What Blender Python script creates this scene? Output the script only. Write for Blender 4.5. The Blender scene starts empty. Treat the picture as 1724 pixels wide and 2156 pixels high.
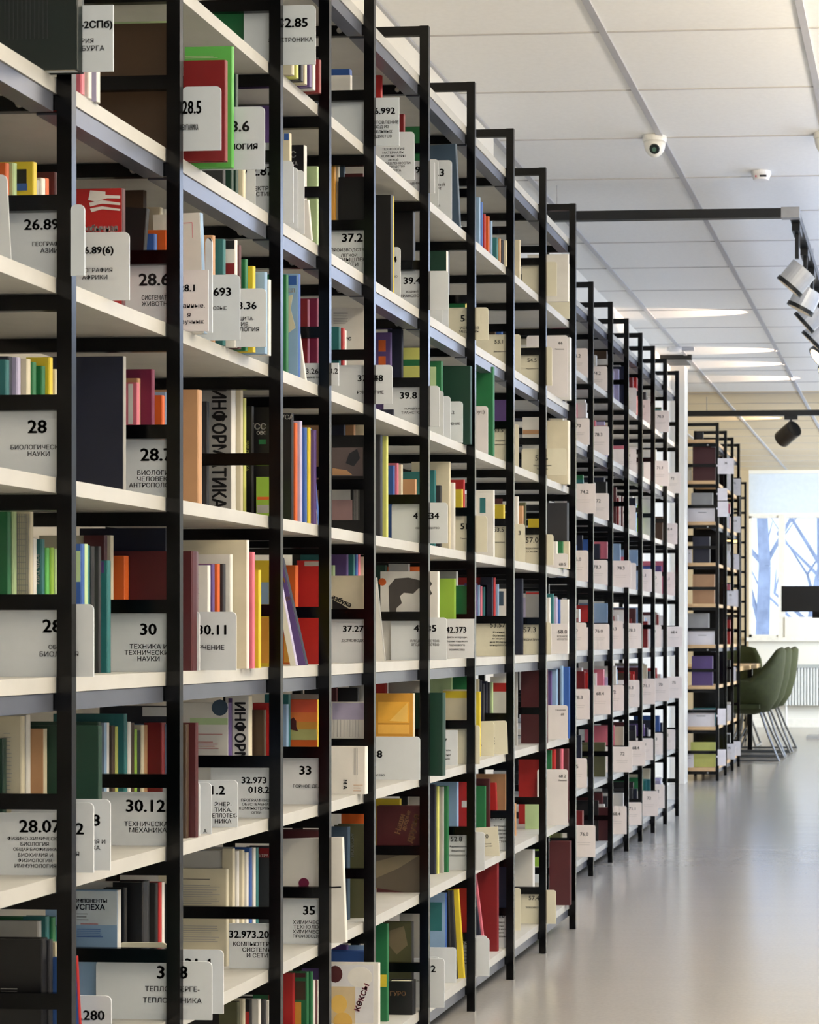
import bpy, bmesh, math, random
from mathutils import Matrix, Vector
random.seed(7)
C = bpy.context.scene.collection
S = bpy.context.scene
# ------------------------------------------------------------------ camera, light, exposure
FP = 4000.0; VPX = 1965.0; HY = 1340.0; PPX = 1698.0; EYE = 0.98
TH = math.atan((VPX - PPX) / FP); cT, sT = math.cos(TH), math.sin(TH)
cam_d = bpy.data.cameras.new('camera'); cam = bpy.data.objects.new('camera', cam_d); C.objects.link(cam)
cam.location = (0, 0, EYE); cam.rotation_euler = (math.pi / 2, 0, TH)
cam_d.sensor_fit = 'HORIZONTAL'; cam_d.sensor_width = 36.0; cam_d.lens = FP / 1724 * 36
cam_d.shift_x = (862 - PPX) / 1724; cam_d.shift_y = 262 / 1724
cam_d.clip_end = 200
cam_d.dof.use_dof = True; cam_d.dof.focus_distance = 3.9; cam_d.dof.aperture_fstop = 22
S.camera = cam
S.view_settings.view_transform = 'Standard'; S.view_settings.look = 'None'
S.view_settings.gamma = 1; S.view_settings.use_curve_mapping = False
S.view_settings.exposure = 0.2
wd = bpy.data.worlds.new('sky'); S.world = wd; wd.use_nodes = True
bgn = wd.node_tree.nodes['Background']
tc = wd.node_tree.nodes.new('ShaderNodeTexCoord'); sp_ = wd.node_tree.nodes.new('ShaderNodeSeparateXYZ')
rp = wd.node_tree.nodes.new('ShaderNodeValToRGB')
rp.color_ramp.elements[0].position = 0.0; rp.color_ramp.elements[0].color = (0.62, 0.72, 0.92, 1)
rp.color_ramp.elements[1].position = 0.5; rp.color_ramp.elements[1].color = (0.50, 0.68, 1.0, 1)
wd.node_tree.links.new(tc.outputs['Generated'], sp_.inputs[0]); wd.node_tree.links.new(sp_.outputs[2], rp.inputs[0])
wd.node_tree.links.new(rp.outputs[0], bgn.inputs[0]); bgn.inputs[1].default_value = 2.3

def area(name, loc, rot, sx, sy, power, col):
    l = bpy.data.lights.new(name, 'AREA'); l.shape = 'RECTANGLE'; l.size = sx; l.size_y = sy
    l.energy = power; l.color = col
    o = bpy.data.objects.new(name, l); C.objects.link(o); o.location = loc; o.rotation_euler = rot
    return o
area('ceiling_panel_light', (0.3, 1.4, 2.72), (0, 0, 0), 1.6, 3.0, 5, (1.0, 0.95, 0.88))
area('ceiling_panel_light', (1.6, 6.5, 2.70), (0, 0, 0), 1.0, 7.0, 50, (0.64, 0.78, 1.0))
area('ceiling_fill_light', (0.95, 3.4, 2.3), (math.pi, 0, 0), 0.8, 5.6, 290, (1.0, 0.865, 0.665))  # added upward fills, warm then cool, to brighten the ceiling; no lamps there
area('ceiling_fill_light', (0.85, 10.6, 2.3), (math.pi, 0, 0), 0.9, 7.6, 260, (0.58, 0.71, 1.0))
area('rear_fill_light', (1.5, -1.3, 1.3), (math.radians(90), 0, math.radians(0)), 1.8, 1.9, 32, (0.90, 0.95, 1.0))  # added fill from behind the camera for surfaces facing it; no window there
bpy.data.objects['rear_fill_light'].rotation_euler = Vector((-.4, 1, -.03)).to_track_quat('-Z', 'Y').to_euler()
area('side_fill_light', (3.4, 9.0, 2.1), (0, math.radians(90), 0), 1.1, 9.0, 24, (0.58, 0.75, 1.0))
area('side_fill_light', (3.0, 2.5, 2.1), (0, math.radians(90), 0), 1.1, 4.5, 4, (0.66, 0.80, 1.0))
area('side_fill_light', (3.4, 17.2, 1.5), (0, math.radians(90), math.radians(-30)), 2.2, 4.5, 680, (0.84, 0.92, 1.0))  # added fill that brightens the far wall; no window built here

# ------------------------------------------------------------------ helpers
def lin(c):
    r = []
    for v in c[:3]:
        v = v / 255.0
        r.append(v / 12.92 if v <= 0.04045 else ((v + 0.055) / 1.055) ** 2.4)
    return tuple(r)
MC = {}
def mat(rgb, rough=0.5, metal=0.0, noise=0.06, scale=25, spec=0.5, emit=0, bump=0.0, key=None, coat=0):
    k = (tuple(rgb), rough, metal, noise, scale, spec, emit, bump, coat)
    if k in MC: return MC[k]
    m = bpy.data.materials.new(key or 'mat_%d_%d_%d' % tuple(int(v) for v in rgb)); m.use_nodes = True
    nt = m.node_tree; b = nt.nodes['Principled BSDF']
    l = lin(rgb)
    t = nt.nodes.new('ShaderNodeTexCoord'); n = nt.nodes.new('ShaderNodeTexNoise')
    n.inputs['Scale'].default_value = scale; n.inputs['Detail'].default_value = 3
    nt.links.new(t.outputs['Object'], n.inputs['Vector'])
    r = nt.nodes.new('ShaderNodeValToRGB')
    r.color_ramp.elements[0].position = 0.3; r.color_ramp.elements[1].position = 0.7
    r.color_ramp.elements[0].color = tuple(v * (1 - noise) for v in l) + (1,)
    r.color_ramp.elements[1].color = tuple(min(1, v * (1 + noise)) for v in l) + (1,)
    nt.links.new(n.outputs[0], r.inputs[0]); nt.links.new(r.outputs[0], b.inputs['Base Color'])
    b.inputs['Roughness'].default_value = rough; b.inputs['Metallic'].default_value = metal
    b.inputs['Specular IOR Level'].default_value = spec
    b.inputs['Coat Weight'].default_value = coat
    if emit:
        b.inputs['Emission Color'].default_value = l + (1,); b.inputs['Emission Strength'].default_value = emit
    if bump:
        bm_ = nt.nodes.new('ShaderNodeBump'); bm_.inputs['Strength'].default_value = bump
        bm_.inputs['Distance'].default_value = 0.01
        nt.links.new(n.outputs[0], bm_.inputs['Height']); nt.links.new(bm_.outputs[0], b.inputs['Normal'])
    MC[k] = m
    return m
class MB:
    def __init__(s): s.v = []; s.f = []; s.m = []
    def box(s, x0, x1, y0, y1, z0, z1, mi=0):
        n = len(s.v)
        s.v += [(x0,y0,z0),(x1,y0,z0),(x1,y1,z0),(x0,y1,z0),(x0,y0,z1),(x1,y0,z1),(x1,y1,z1),(x0,y1,z1)]
        s.f += [(n,n+3,n+2,n+1),(n+4,n+5,n+6,n+7),(n,n+1,n+5,n+4),(n+1,n+2,n+6,n+5),(n+2,n+3,n+7,n+6),(n+3,n,n+4,n+7)]
        s.m += [mi]*6
        return s
    def prism(s, pts, a, b, axis='y', mi=0):
        # pts: list of 2D; extruded along axis from a to b
        n = len(s.v); k = len(pts)
        def P(p, t):
            if axis == 'y': return (p[0], t, p[1])
            if axis == 'z': return (p[0], p[1], t)
            return (t, p[0], p[1])
        s.v += [P(p, a) for p in pts] + [P(p, b) for p in pts]
        s.f += [tuple(range(n, n+k)), tuple(range(n+2*k-1, n+k-1, -1))]
        s.f += [(n+(i+1)%k, n+i, n+k+i, n+k+(i+1)%k) for i in range(k)]
        s.m += [mi]*(k+2)
        return s
    def tube(s, p, q, r0, r1=None, seg=12, mi=0):
        r1 = r0 if r1 is None else r1
        p = Vector(p); q = Vector(q); d = (q-p).normalized()
        a = d.orthogonal().normalized(); b = d.cross(a)
        n = len(s.v)
        for c, r in ((p, r0), (q, r1)):
            for i in range(seg):
                t = 2*math.pi*i/seg; s.v.append(tuple(c + a*math.cos(t)*r + b*math.sin(t)*r))
        s.f += [(n+i, n+(i+1)%seg, n+seg+(i+1)%seg, n+seg+i) for i in range(seg)]
        s.f += [tuple(range(n+seg-1, n-1, -1)), tuple(range(n+seg, n+2*seg))]
        s.m += [mi]*(seg+2)
        return s
    def path(s, pts, r, seg=8, mi=0):
        for i in range(len(pts)-1): s.tube(pts[i], pts[i+1], r, r, seg, mi)
        return s
    def lathe(s, prof, c=(0,0,0), seg=24, mi=0):
        n = len(s.v)
        for r, z in prof:
            for i in range(seg):
                t = 2*math.pi*i/seg; s.v.append((c[0]+r*math.cos(t), c[1]+r*math.sin(t), c[2]+z))
        for j in range(len(prof)-1):
            for i in range(seg):
                s.f.append((n+j*seg+i, n+j*seg+(i+1)%seg, n+(j+1)*seg+(i+1)%seg, n+(j+1)*seg+i)); s.m.append(mi)
        s.f.append(tuple(range(n+seg-1, n-1, -1))); s.m.append(mi)
        e = n+(len(prof)-1)*seg; s.f.append(tuple(range(e, e+seg))); s.m.append(mi)
        return s
    def build(s, name, mats, parent=None, loc=None, smooth=False, fix=True):
        me = bpy.data.meshes.new(name); me.from_pydata(s.v, [], s.f)
        if not isinstance(mats, (list, tuple)): mats = [mats]
        for m in mats: me.materials.append(m)
        me.polygons.foreach_set('material_index', s.m)
        if fix:
            bm = bmesh.new(); bm.from_mesh(me); bmesh.ops.recalc_face_normals(bm, faces=bm.faces); bm.to_mesh(me); bm.free()
        if smooth: me.polygons.foreach_set('use_smooth', [True]*len(me.polygons))
        me.update()
        o = bpy.data.objects.new(name, me); C.objects.link(o)
        if parent: o.parent = parent
        if loc: o.location = loc
        return o
def tag(o, label=None, cat=None, group=None, kind=None):
    if label: o['label'] = label
    if cat: o['category'] = cat
    if group: o['group'] = group
    if kind: o['kind'] = kind
    return o
def empty(name, loc=(0,0,0), rz=0):
    o = bpy.data.objects.new(name, None); C.objects.link(o); o.location = loc; o.rotation_euler = (0,0,rz); o.empty_display_size = .05
    return o
# pixel <-> place measurement helpers (used only to take sizes from the photo)
def Xat(px, Y):
    t = (px - PPX)/FP; return Y*(t*cT - sT)/(cT + t*sT)
def depth(X, Y): return -X*sT + Y*cT
def Zat(py, X, Y): return EYE + (HY - py)*depth(X, Y)/FP
def Yof(px, X):
    t = (px - PPX)/FP; return X*(cT + t*sT)/(t*cT - sT)
def ppm(X, Y): return FP/depth(X, Y)

# ------------------------------------------------------------------ the room
W = 1.195; CEIL = 2.78
m_wall = mat((226,222,212), .7, noise=.02, scale=3, key='painted_wall')
m_beige = mat((188,170,138), .7, noise=.05, scale=2, key='beige_wall')
def ceiling_mat():
    m = bpy.data.materials.new('ceiling_tiles'); m.use_nodes = True; nt = m.node_tree; b = nt.nodes['Principled BSDF']
    t = nt.nodes.new('ShaderNodeTexCoord'); n = nt.nodes.new('ShaderNodeTexNoise'); n.inputs['Scale'].default_value = 60
    nt.links.new(t.outputs['Object'], n.inputs['Vector'])
    r = nt.nodes.new('ShaderNodeValToRGB'); r.color_ramp.elements[0].color = lin((228,227,224))+(1,); r.color_ramp.elements[1].color = lin((238,237,234))+(1,)
    nt.links.new(n.outputs[0], r.inputs[0]); nt.links.new(r.outputs[0], b.inputs['Base Color']); b.inputs['Roughness'].default_value = .55
    return m
def floor_mat():
    m = bpy.data.materials.new('polished_floor'); m.use_nodes = True; nt = m.node_tree; b = nt.nodes['Principled BSDF']
    t = nt.nodes.new('ShaderNodeTexCoord'); mp = nt.nodes.new('ShaderNodeMapping'); mp.inputs['Scale'].default_value = (0.35, 2.2, 1)
    n = nt.nodes.new('ShaderNodeTexNoise'); n.inputs['Scale'].default_value = 1.6; n.inputs['Detail'].default_value = 4
    nt.links.new(t.outputs['Object'], mp.inputs[0]); nt.links.new(mp.outputs[0], n.inputs['Vector'])
    n2 = nt.nodes.new('ShaderNodeTexNoise'); n2.inputs['Scale'].default_value = 90; nt.links.new(t.outputs['Object'], n2.inputs['Vector'])
    r = nt.nodes.new('ShaderNodeValToRGB'); r.color_ramp.elements[0].color = lin((146,142,136))+(1,); r.color_ramp.elements[1].color = lin((160,156,150))+(1,)
    nt.links.new(n2.outputs[0], r.inputs[0]); nt.links.new(r.outputs[0], b.inputs['Base Color'])
    b.inputs['Roughness'].default_value = .18; b.inputs['Specular IOR Level'].default_value = .8
    bp = nt.nodes.new('ShaderNodeBump'); bp.inputs['Strength'].default_value = .10; bp.inputs['Distance'].default_value = .02
    nt.links.new(n.outputs[0], bp.inputs['Height']); nt.links.new(bp.outputs[0], b.inputs['Normal'])
    return m
def struct(o): o['kind'] = 'structure'; return o
struct(MB().box(-4, 5, -1.5, 21, -.1, 0).build('floor', floor_mat()))
m_ceil = ceiling_mat()
struct(MB().box(-4, 5, -1.5, 13.9, CEIL, CEIL+.1).build('ceiling', m_ceil))
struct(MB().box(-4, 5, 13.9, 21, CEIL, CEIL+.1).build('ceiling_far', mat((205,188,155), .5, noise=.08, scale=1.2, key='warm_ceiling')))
struct(MB().box(3.7, 3.9, -1.5, 20.5, 0, CEIL).build('wall_right', m_wall))
struct(MB().box(-1.9, 5, -1.6, -1.5, 0, CEIL).build('wall_back', m_wall))
struct(MB().box(-1.72, -1.58, -1.5, 6.75, 0, CEIL).build('wall_left', m_wall))
struct(MB().box(-1.86, -1.745, 6.75, 12.56, 0, CEIL).build('wall_left_recess', m_wall))
struct(MB().box(-3.2, -1.652, 12.56, 12.72, 0, CEIL).build('wall_pier', m_wall))
struct(MB().box(-4.0, -3.8, 6.0, 20.5, 0, CEIL).build('wall_left_far', m_beige))
# ceiling grid: wide runners along the aisle, thin cross tees
m_tbar = mat((172,172,176), .35, 0, noise=.03, key='ceiling_runner'); m_tee = mat((184,182,180), .5, noise=.03, key='ceiling_tee')
g = MB()
for k in range(-7, 8):
    x = -.38 - .6*k
    if x > -3.9: g.box(x-.011, x+.011, -1.5, 20.4, CEIL-.006, CEIL+.001)
struct(g.build('trim_1', m_tbar))
g = MB(); y = 0.2
yy = FP*1.8/1285/1.0 - .6*12
while yy < 20.4:
    g.box(-4, 5, yy-.003, yy+.003, CEIL-.003, CEIL+.001); yy += .6
struct(g.build('trim_2', m_tee))

# far wall with the window
YW = 20.5
def FX(px): return Xat(px, YW)
def FZ(py, px=1650): return Zat(py, FX(px), YW)
wx0, wx1, wx2, wx3 = FX(1576), FX(1638), FX(1652), FX(1790)
ztop, zgl, zsill = FZ(997), FZ(1086), FZ(1342)
w = MB()
struct(MB().box(-4, wx0-.001, YW-.01, YW+.2, 0, CEIL).build('wall_far_return', m_beige)); w.box(wx0, 5, YW, YW+.2, ztop, CEIL); w.box(wx0, 5, YW, YW+.2, 0, zsill)
w.box(wx3, 5, YW, YW+.2, zsill, ztop); w.box(wx2, wx3, YW+.001, YW+.2, zsill-.01, FZ(1299))
struct(w.build('wall_far', mat((232,230,222), .7, noise=.02, scale=3, key='far_wall')))
fr = empty('window_1', (0,0,0)); struct(fr)
m_frame = mat((235,233,225), .5, key='window_frame')
f = MB(); f.box(wx0, wx0+.03, YW+.04, YW+.1, zsill, zgl); f.box(wx1, wx2, YW+.02, YW+.1, zsill, zgl)
f.box(wx0, wx3, YW+.04, YW+.1, zgl-.02, zgl+.03); f.box(wx0, wx1, YW+.04, YW+.1, zsill, zsill+.03); f.box(wx3-.05, wx3, YW+.04, YW+.1, zsill, zgl)
f.build('window_frame', m_frame, fr)
blindm = mat((238,240,238), .8, key='blind_cloth'); nt_ = blindm.node_tree
tr_ = nt_.nodes.new('ShaderNodeBsdfTranslucent'); tr_.inputs[0].default_value = (.9,.92,.92,1); mx_ = nt_.nodes.new('ShaderNodeMixShader'); mx_.inputs[0].default_value = .6
nt_.links.new(nt_.nodes['Principled BSDF'].outputs[0], mx_.inputs[1]); nt_.links.new(tr_.outputs[0], mx_.inputs[2]); nt_.links.new(mx_.outputs[0], nt_.nodes['Material Output'].inputs[0])
MB().box(wx0, wx3, YW+.03, YW+.031, zgl+.03, ztop).build('blind', blindm, fr)
gm = bpy.data.materials.new('window_glass'); gm.use_nodes = True
gb = gm.node_tree.nodes['Principled BSDF']; gb.inputs['Transmission Weight'].default_value = 1; gb.inputs['Roughness'].default_value = 0.0; gb.inputs['IOR'].default_value = 1.02
MB().box(wx0+.03, wx1, YW+.06, YW+.066, zsill+.03, zgl-.02).build('pane', gm, fr)
MB().box(wx2, wx3-.05, YW+.06, YW+.066, FZ(1299), zgl-.02).build('pane', gm, fr)
MB().box(wx0-.03, wx3+.05, YW-.12, YW, zsill-.04, zsill).build('window_sill', m_frame, fr)
struct(MB().box(-2.0, 5, YW-.02, YW, 0, .09).build('baseboard_far', m_frame))
# ground and trees outside
struct(MB().box(-30, 40, 21.0, 90, -1.0, -.9).build('ground_outside', mat((205,210,220), .9, noise=.15, scale=.6, key='snowy_ground')))
def tree(px, Y, r, label, rot):
    rnd = random.Random(rot); X = Xat(px, Y); t = empty('bare_tree', (X, Y, -.9))
    tag(t, label, 'tree', 'bare trees outside the far window')
    m_b = mat((178,182,192), .9, noise=.2, scale=6, key='bark')
    tr = MB(); p = Vector((0,0,0)); d = Vector((rnd.uniform(-.06,.06), 0, 1)); br = MB()
    for i in range(8):
        q = p + d*.95; tr.tube(p, q, r*(1-i*.1), r*(1-(i+1)*.1), 8)
        if i >= 1:
            for k in range(2):
                e = q + Vector((rnd.uniform(-1,1), rnd.uniform(-.4,.4), rnd.uniform(.6,1.2)))*1.0
                br.tube(q, e, r*.4*(1-i*.1), r*.18, 6)
                for j in range(2): br.tube(e, e + Vector((rnd.uniform(-.7,.7), rnd.uniform(-.3,.3), rnd.uniform(.3,.9))), r*.17, r*.05, 5)
        p = q; d = (d + Vector((rnd.uniform(-.15,.15), 0, 0))).normalized()
    tr.build('trunk', m_b, t); br.build('branch', m_b, t)
tree(1612, 26, .12, 'bare grey tree outside behind the left window pane', 3)
tree(1690, 30, .09, 'slender bare tree outside behind the right window pane', 5)
tree(1740, 27, .11, 'bare tree outside at the far right edge of window', 9)
# radiator
rx0, rx1 = Xat(1634, 20.3), Xat(1800, 20.3); rz0, rz1 = Zat(1489, rx0, 20.3), Zat(1399, rx0, 20.3)
rad = empty('radiator', ((rx0+rx1)/2, 20.32, rz0)); tag(rad, 'white ribbed radiator under the far window', 'radiator')
hw = (rx1-rx0)/2; mr = mat((228,232,232), .4, key='radiator_paint'); a = MB(); a.box(-hw, hw, .02, .08, .02, rz1-rz0-.03)
a.build('panel', mr, rad); a = MB(); n = 26
for i in range(n): xx = -hw + (i+.5)*2*hw/n; a.box(xx-.008, xx+.008, -.01, .02, .02, rz1-rz0-.04)
a.build('fins', mr, rad); MB().box(-hw, hw, -.015, .09, rz1-rz0-.035, rz1-rz0).build('top_grille', mat((170,176,176), .5, key='radiator_grille'), rad)
for s_ in (-hw+.1, hw-.1): MB().tube((s_, .04, -rz0), (s_, .04, .03), .012).build('pipe', mr, rad)

# ------------------------------------------------------------------ bookcases
NS = [9,7,5,3,1,-1,-3,-5,-7]
SH = [W*(.040+.1163*n+.029) + EYE for n in NS]            # tops of the shelf boards
BT = .0218
def rungz(n): return EYE + W*(.040+.1163*n)
TOPZ = EYE + 1.213*W
m_blk = mat((3,3,4), .22, noise=.15, scale=40, spec=.28, key='black_powder_coat')
m_brd = mat((180,179,174), .5, noise=.05, scale=18, key='pale_laminate')
m_beam = mat((88,92,104), .32, .25, noise=.05, key='grey_steel_beam')
m_bolt = mat((190,190,188), .3, .8, key='zinc_bolt')
PWX, PWY = .0215, .014
XF = [151, 378, 590.5, 693, 787, 902, 999.5, 1081, 1149, 1211.5]
YA = [Yof(x, -W) for x in XF]
YB0 = Yof(1248.8, -1.386)
YA = [YA[0]-.98, YA[0]-.45] + YA           # two frames in front of the first visible one
XFB = [1248.8,1289.5,1323,1352,1378.4,1404,1428.9]
YB = [Yof(x, -1.386) for x in XFB]; YB = [YB[0]-.9, YB[0]-.45] + YB
def bookcase(label, Ws, Ys, D, shelves=SH, ind=6, top=TOPZ, skip_nearer=0, near_lip=0, brd=None):
    brd = brd or m_brd
    t = empty('bookcase', (-Ws, Ys[0], 0)); tag(t, label, 'bookcase')
    ox, oy = -Ws, Ys[0]
    rest = MB()
    def rung_mb():
        return MB().box(-D+PWX, -PWX, .0005, PWY-.0005, -.011, .011)
    rm = None; cnt = 0; bolt_me = None; beam_n = (0,2,5,8)
    NR = [10,9,8,7,6,5,4,3,2,1,0,-1,-2,-3,-4,-5,-6,-7]
    for i, Y in enumerate(Ys):
        y = Y-oy
        fr = MB().box(-PWX, 0, 0, PWY, 0, top).box(-D, -D+PWX, 0, PWY, 0, top).build('side_frame', m_blk, t, (0, y, 0))
        for n in NR:
            z = rungz(n)
            if n in (-1,) : pass
            if z > top: continue
            if cnt < 99 and i >= skip_nearer:
                if rm is None: o = rung_mb().build('rung', m_blk, fr); rm = o.data
                else: o = bpy.data.objects.new('rung', rm); C.objects.link(o); o.parent = fr
                o.location = (0, 0, z); cnt += 1
                if n in (9,5,-1,-7):
                    if bolt_me is None: b = MB().tube((0,0,0), (0,-.004,0), .0065, .005, 10).build('bolt', m_bolt, o); bolt_me = b.data
                    else: b = bpy.data.objects.new('bolt', bolt_me); C.objects.link(b); b.parent = o
                    b.location = (-.075, 0, 0)
            else:
                rest.box(-D+PWX, -PWX, y+.0005, y+PWY-.0005, z-.011, z+.011)
    if rest.v: tag(rest.build('rung', m_blk, t), kind='stuff')
    bmesh_c = {}
    for i in range(len(Ys)-1):
        y0, y1 = Ys[i]-oy+.007, Ys[i+1]-oy+.006
        for k, z in enumerate(shelves):
            MB().box(-D+.0215, -.0235, y0-(near_lip if i == 0 else 0), y1, z-BT, z).build('shelf_board', brd, t)
            if k in beam_n:
                MB().box(-.058, -.026, y0+.008, y1-.0075, z-BT-.026, z-BT-.001).build('support_beam', m_beam, t)
    return t
bookcase('near row of black ladder frames with pale shelves along the left', W, YA, .33, skip_nearer=2)
bookcase('second row of black ladder frames set back behind the near row', 1.386, YB, .33, skip_nearer=2)
YC = [Yof(1513, -1.452), Yof(1530, -1.452), Yof(1530, -1.452)+.45, Yof(1530, -1.452)+.9]
bookcase('small dark shelving unit standing just past the white wall end', 1.452, YC, .235, near_lip=.03, brd=mat((206,170,124), .5, noise=.06, scale=18, key='tan_laminate'))
o = MB().box(-1.452-.235, -1.452-.02, YC[1]-.03, YC[1]-.015, .09, 2.2).build('back_panel', m_blk, bpy.data.objects['bookcase.002'])
o.matrix_parent_inverse = Matrix.Translation((1.452, -YC[0], 0))
YD = Yof(1560, -1.75)
bookcase('farthest black open shelf frame against the beige wall', 1.75, [YD, YD+.5], .22, shelves=[])

# ------------------------------------------------------------------ books and cards
PAL = dict(nv=('navy',(20,27,52)), bk=('black',(20,20,22)), br=('brown',(74,52,32)), mr=('maroon',(84,26,30)), rd=('red',(200,30,30)),
 dr=('dark red',(140,20,26)), og=('orange',(232,96,24)), am=('amber',(240,168,52)), yl=('yellow',(232,205,36)), lm=('lime green',(150,198,56)),
 gr=('green',(28,120,66)), gb=('bright green',(96,200,84)), dg=('dark green',(18,62,46)), tl=('teal',(34,116,120)), bl=('blue',(44,92,180)), lb=('light blue',(140,178,218)),
 sl=('slate blue',(56,80,104)), pu=('purple',(92,66,136)), pk=('pink',(232,112,134)), lv=('lavender',(188,180,216)), wh=('white',(232,230,224)),
 cr=('cream',(222,212,182)), gy=('grey',(168,168,166)), dk=('charcoal',(46,48,54)), tn=('tan',(204,152,104)), ol=('olive',(92,92,58)), bg=('burgundy',(132,32,70)),
 lg=('pale green',(190,220,160)), dt=('blackish teal',(20,34,34)), ll=('lemon',(216,220,110)))
for k_ in list(PAL):
    n_, c_ = PAL[k_]; g_ = sum(c_)/3; PAL[k_] = (n_, tuple(int((v*.86+g_*.14)*.93) for v in c_))
ORD = ['top','second','third','fourth','fifth','sixth','seventh','eighth','bottom']
ON = ['first','second','third','fourth','fifth','sixth','seventh','eighth','ninth','tenth','eleventh','twelfth']
m_page = mat((226,218,196), .8, noise=.08, scale=200, key='page_edges')
m_ink = mat((28,28,30), .6, key='black_ink'); m_wht = mat((238,238,234), .6, key='white_ink')
REG = []       # (obj, base label, x)
def reg(o, pre, post, x, cat, grp): REG.append((o, pre, post, x, cat, grp))
BOOKN = 0; OVER = MB(); OVERM = []
def book_mesh(w, t, h, cover, spine):
    """spine toward +X at x=0, front cover at y=0, standing on z=0"""
    c = .0022; m = MB()
    m.box(-w, -c*.5, 0, c, 0, h, 0); m.box(-w, -c*.5, t-c, t, 0, h, 0)
    pts = [(-c*1.2, 0), (0, t*.12), (.0018, t*.5), (0, t*.88), (-c*1.2, t), (-c*2.2, t-c), (-c*2.2, c)]
    m.prism(pts, 0, h, 'z', 1)
    return m
def shelf_z(s): return SH[s-1]
def place_Y(w, s, x1, dep, t, keep=False):
    """dep: metres behind (+) or before (-) the frame of gap w, or ('y', row) where its foot shows"""
    if isinstance(dep, tuple):
        zc = (SH[s-1]-EYE)*FP/(HY-dep[1])
        u = VPX - x1; X = -u*zc*cT/FP
        Y = (zc + X*sT)/cT
        return max(Y, YA[w+1]+.022) if w >= 2 else Y
    if dep > 0: dep = dep + .014 if t > .004 else (dep if keep else .0165)
    if w == 9 and dep > 0: dep = -.215 + dep*1.3
    return YA[w+2] + dep
def text_mesh(txt, font_bold=.0):
    k = ('T', txt, font_bold)
    if k in MC: return MC[k]
    cu = bpy.data.curves.new('lettering', 'FONT'); cu.body = txt; cu.size = 1; cu.resolution_u = 2
    cu.align_x = 'CENTER'
    o = bpy.data.objects.new('lettering', cu); C.objects.link(o)
    dg_ = bpy.context.evaluated_depsgraph_get(); me = bpy.data.meshes.new_from_object(o.evaluated_get(dg_))
    bpy.data.objects.remove(o); bpy.data.curves.remove(cu)
    ys = [v.co.y for v in me.vertices] or [0, 1]; xs = [v.co.x for v in me.vertices] or [0, 1]
    me.materials.clear()
    cy = (max(ys)+min(ys))/2; cx = (max(xs)+min(xs))/2; H = max(ys)-min(ys)
    for v in me.vertices: v.co = ((v.co.x-cx)/H, 0, (v.co.y-cy)/H)
    if font_bold:
        vs = [tuple(v.co) for v in me.vertices]; fs = [tuple(p.vertices) for p in me.polygons]; n_ = len(vs); b_ = font_bold*1.5
        V = []; F = []
        for q, (dx, dz) in enumerate(((0,0),(-b_,0),(b_,0),(0,b_*.6),(0,-b_*.6))):
            V += [(a+dx, b, c+dz) for a, b, c in vs]; F += [tuple(i+q*n_ for i in f) for f in fs]
        me2 = bpy.data.meshes.new('lettering'); me2.from_pydata(V, [], F); me2.update(); me = me2
    me['w'] = (max(xs)-min(xs))/H
    MC[k] = me
    return me
def letter(parent, txt, x, z, h, col=None, rot=0, bold=.02, sx=1.0, y=-.0008, fit=None):
    me = text_mesh(txt, bold); col = col or m_ink
    k = ('TM', txt, bold, col.name)
    if k not in MC:
        m2 = me.copy(); m2.materials.append(col); MC[k] = m2
    o = bpy.data.objects.new('lettering', MC[k]); C.objects.link(o); o.parent = parent
    if fit: sx = min(sx, fit/(h*me['w']))
    o.location = (x, y, z); o.scale = (h*sx, 1, h); o.rotation_euler = (0, rot, 0)
    return o
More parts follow.
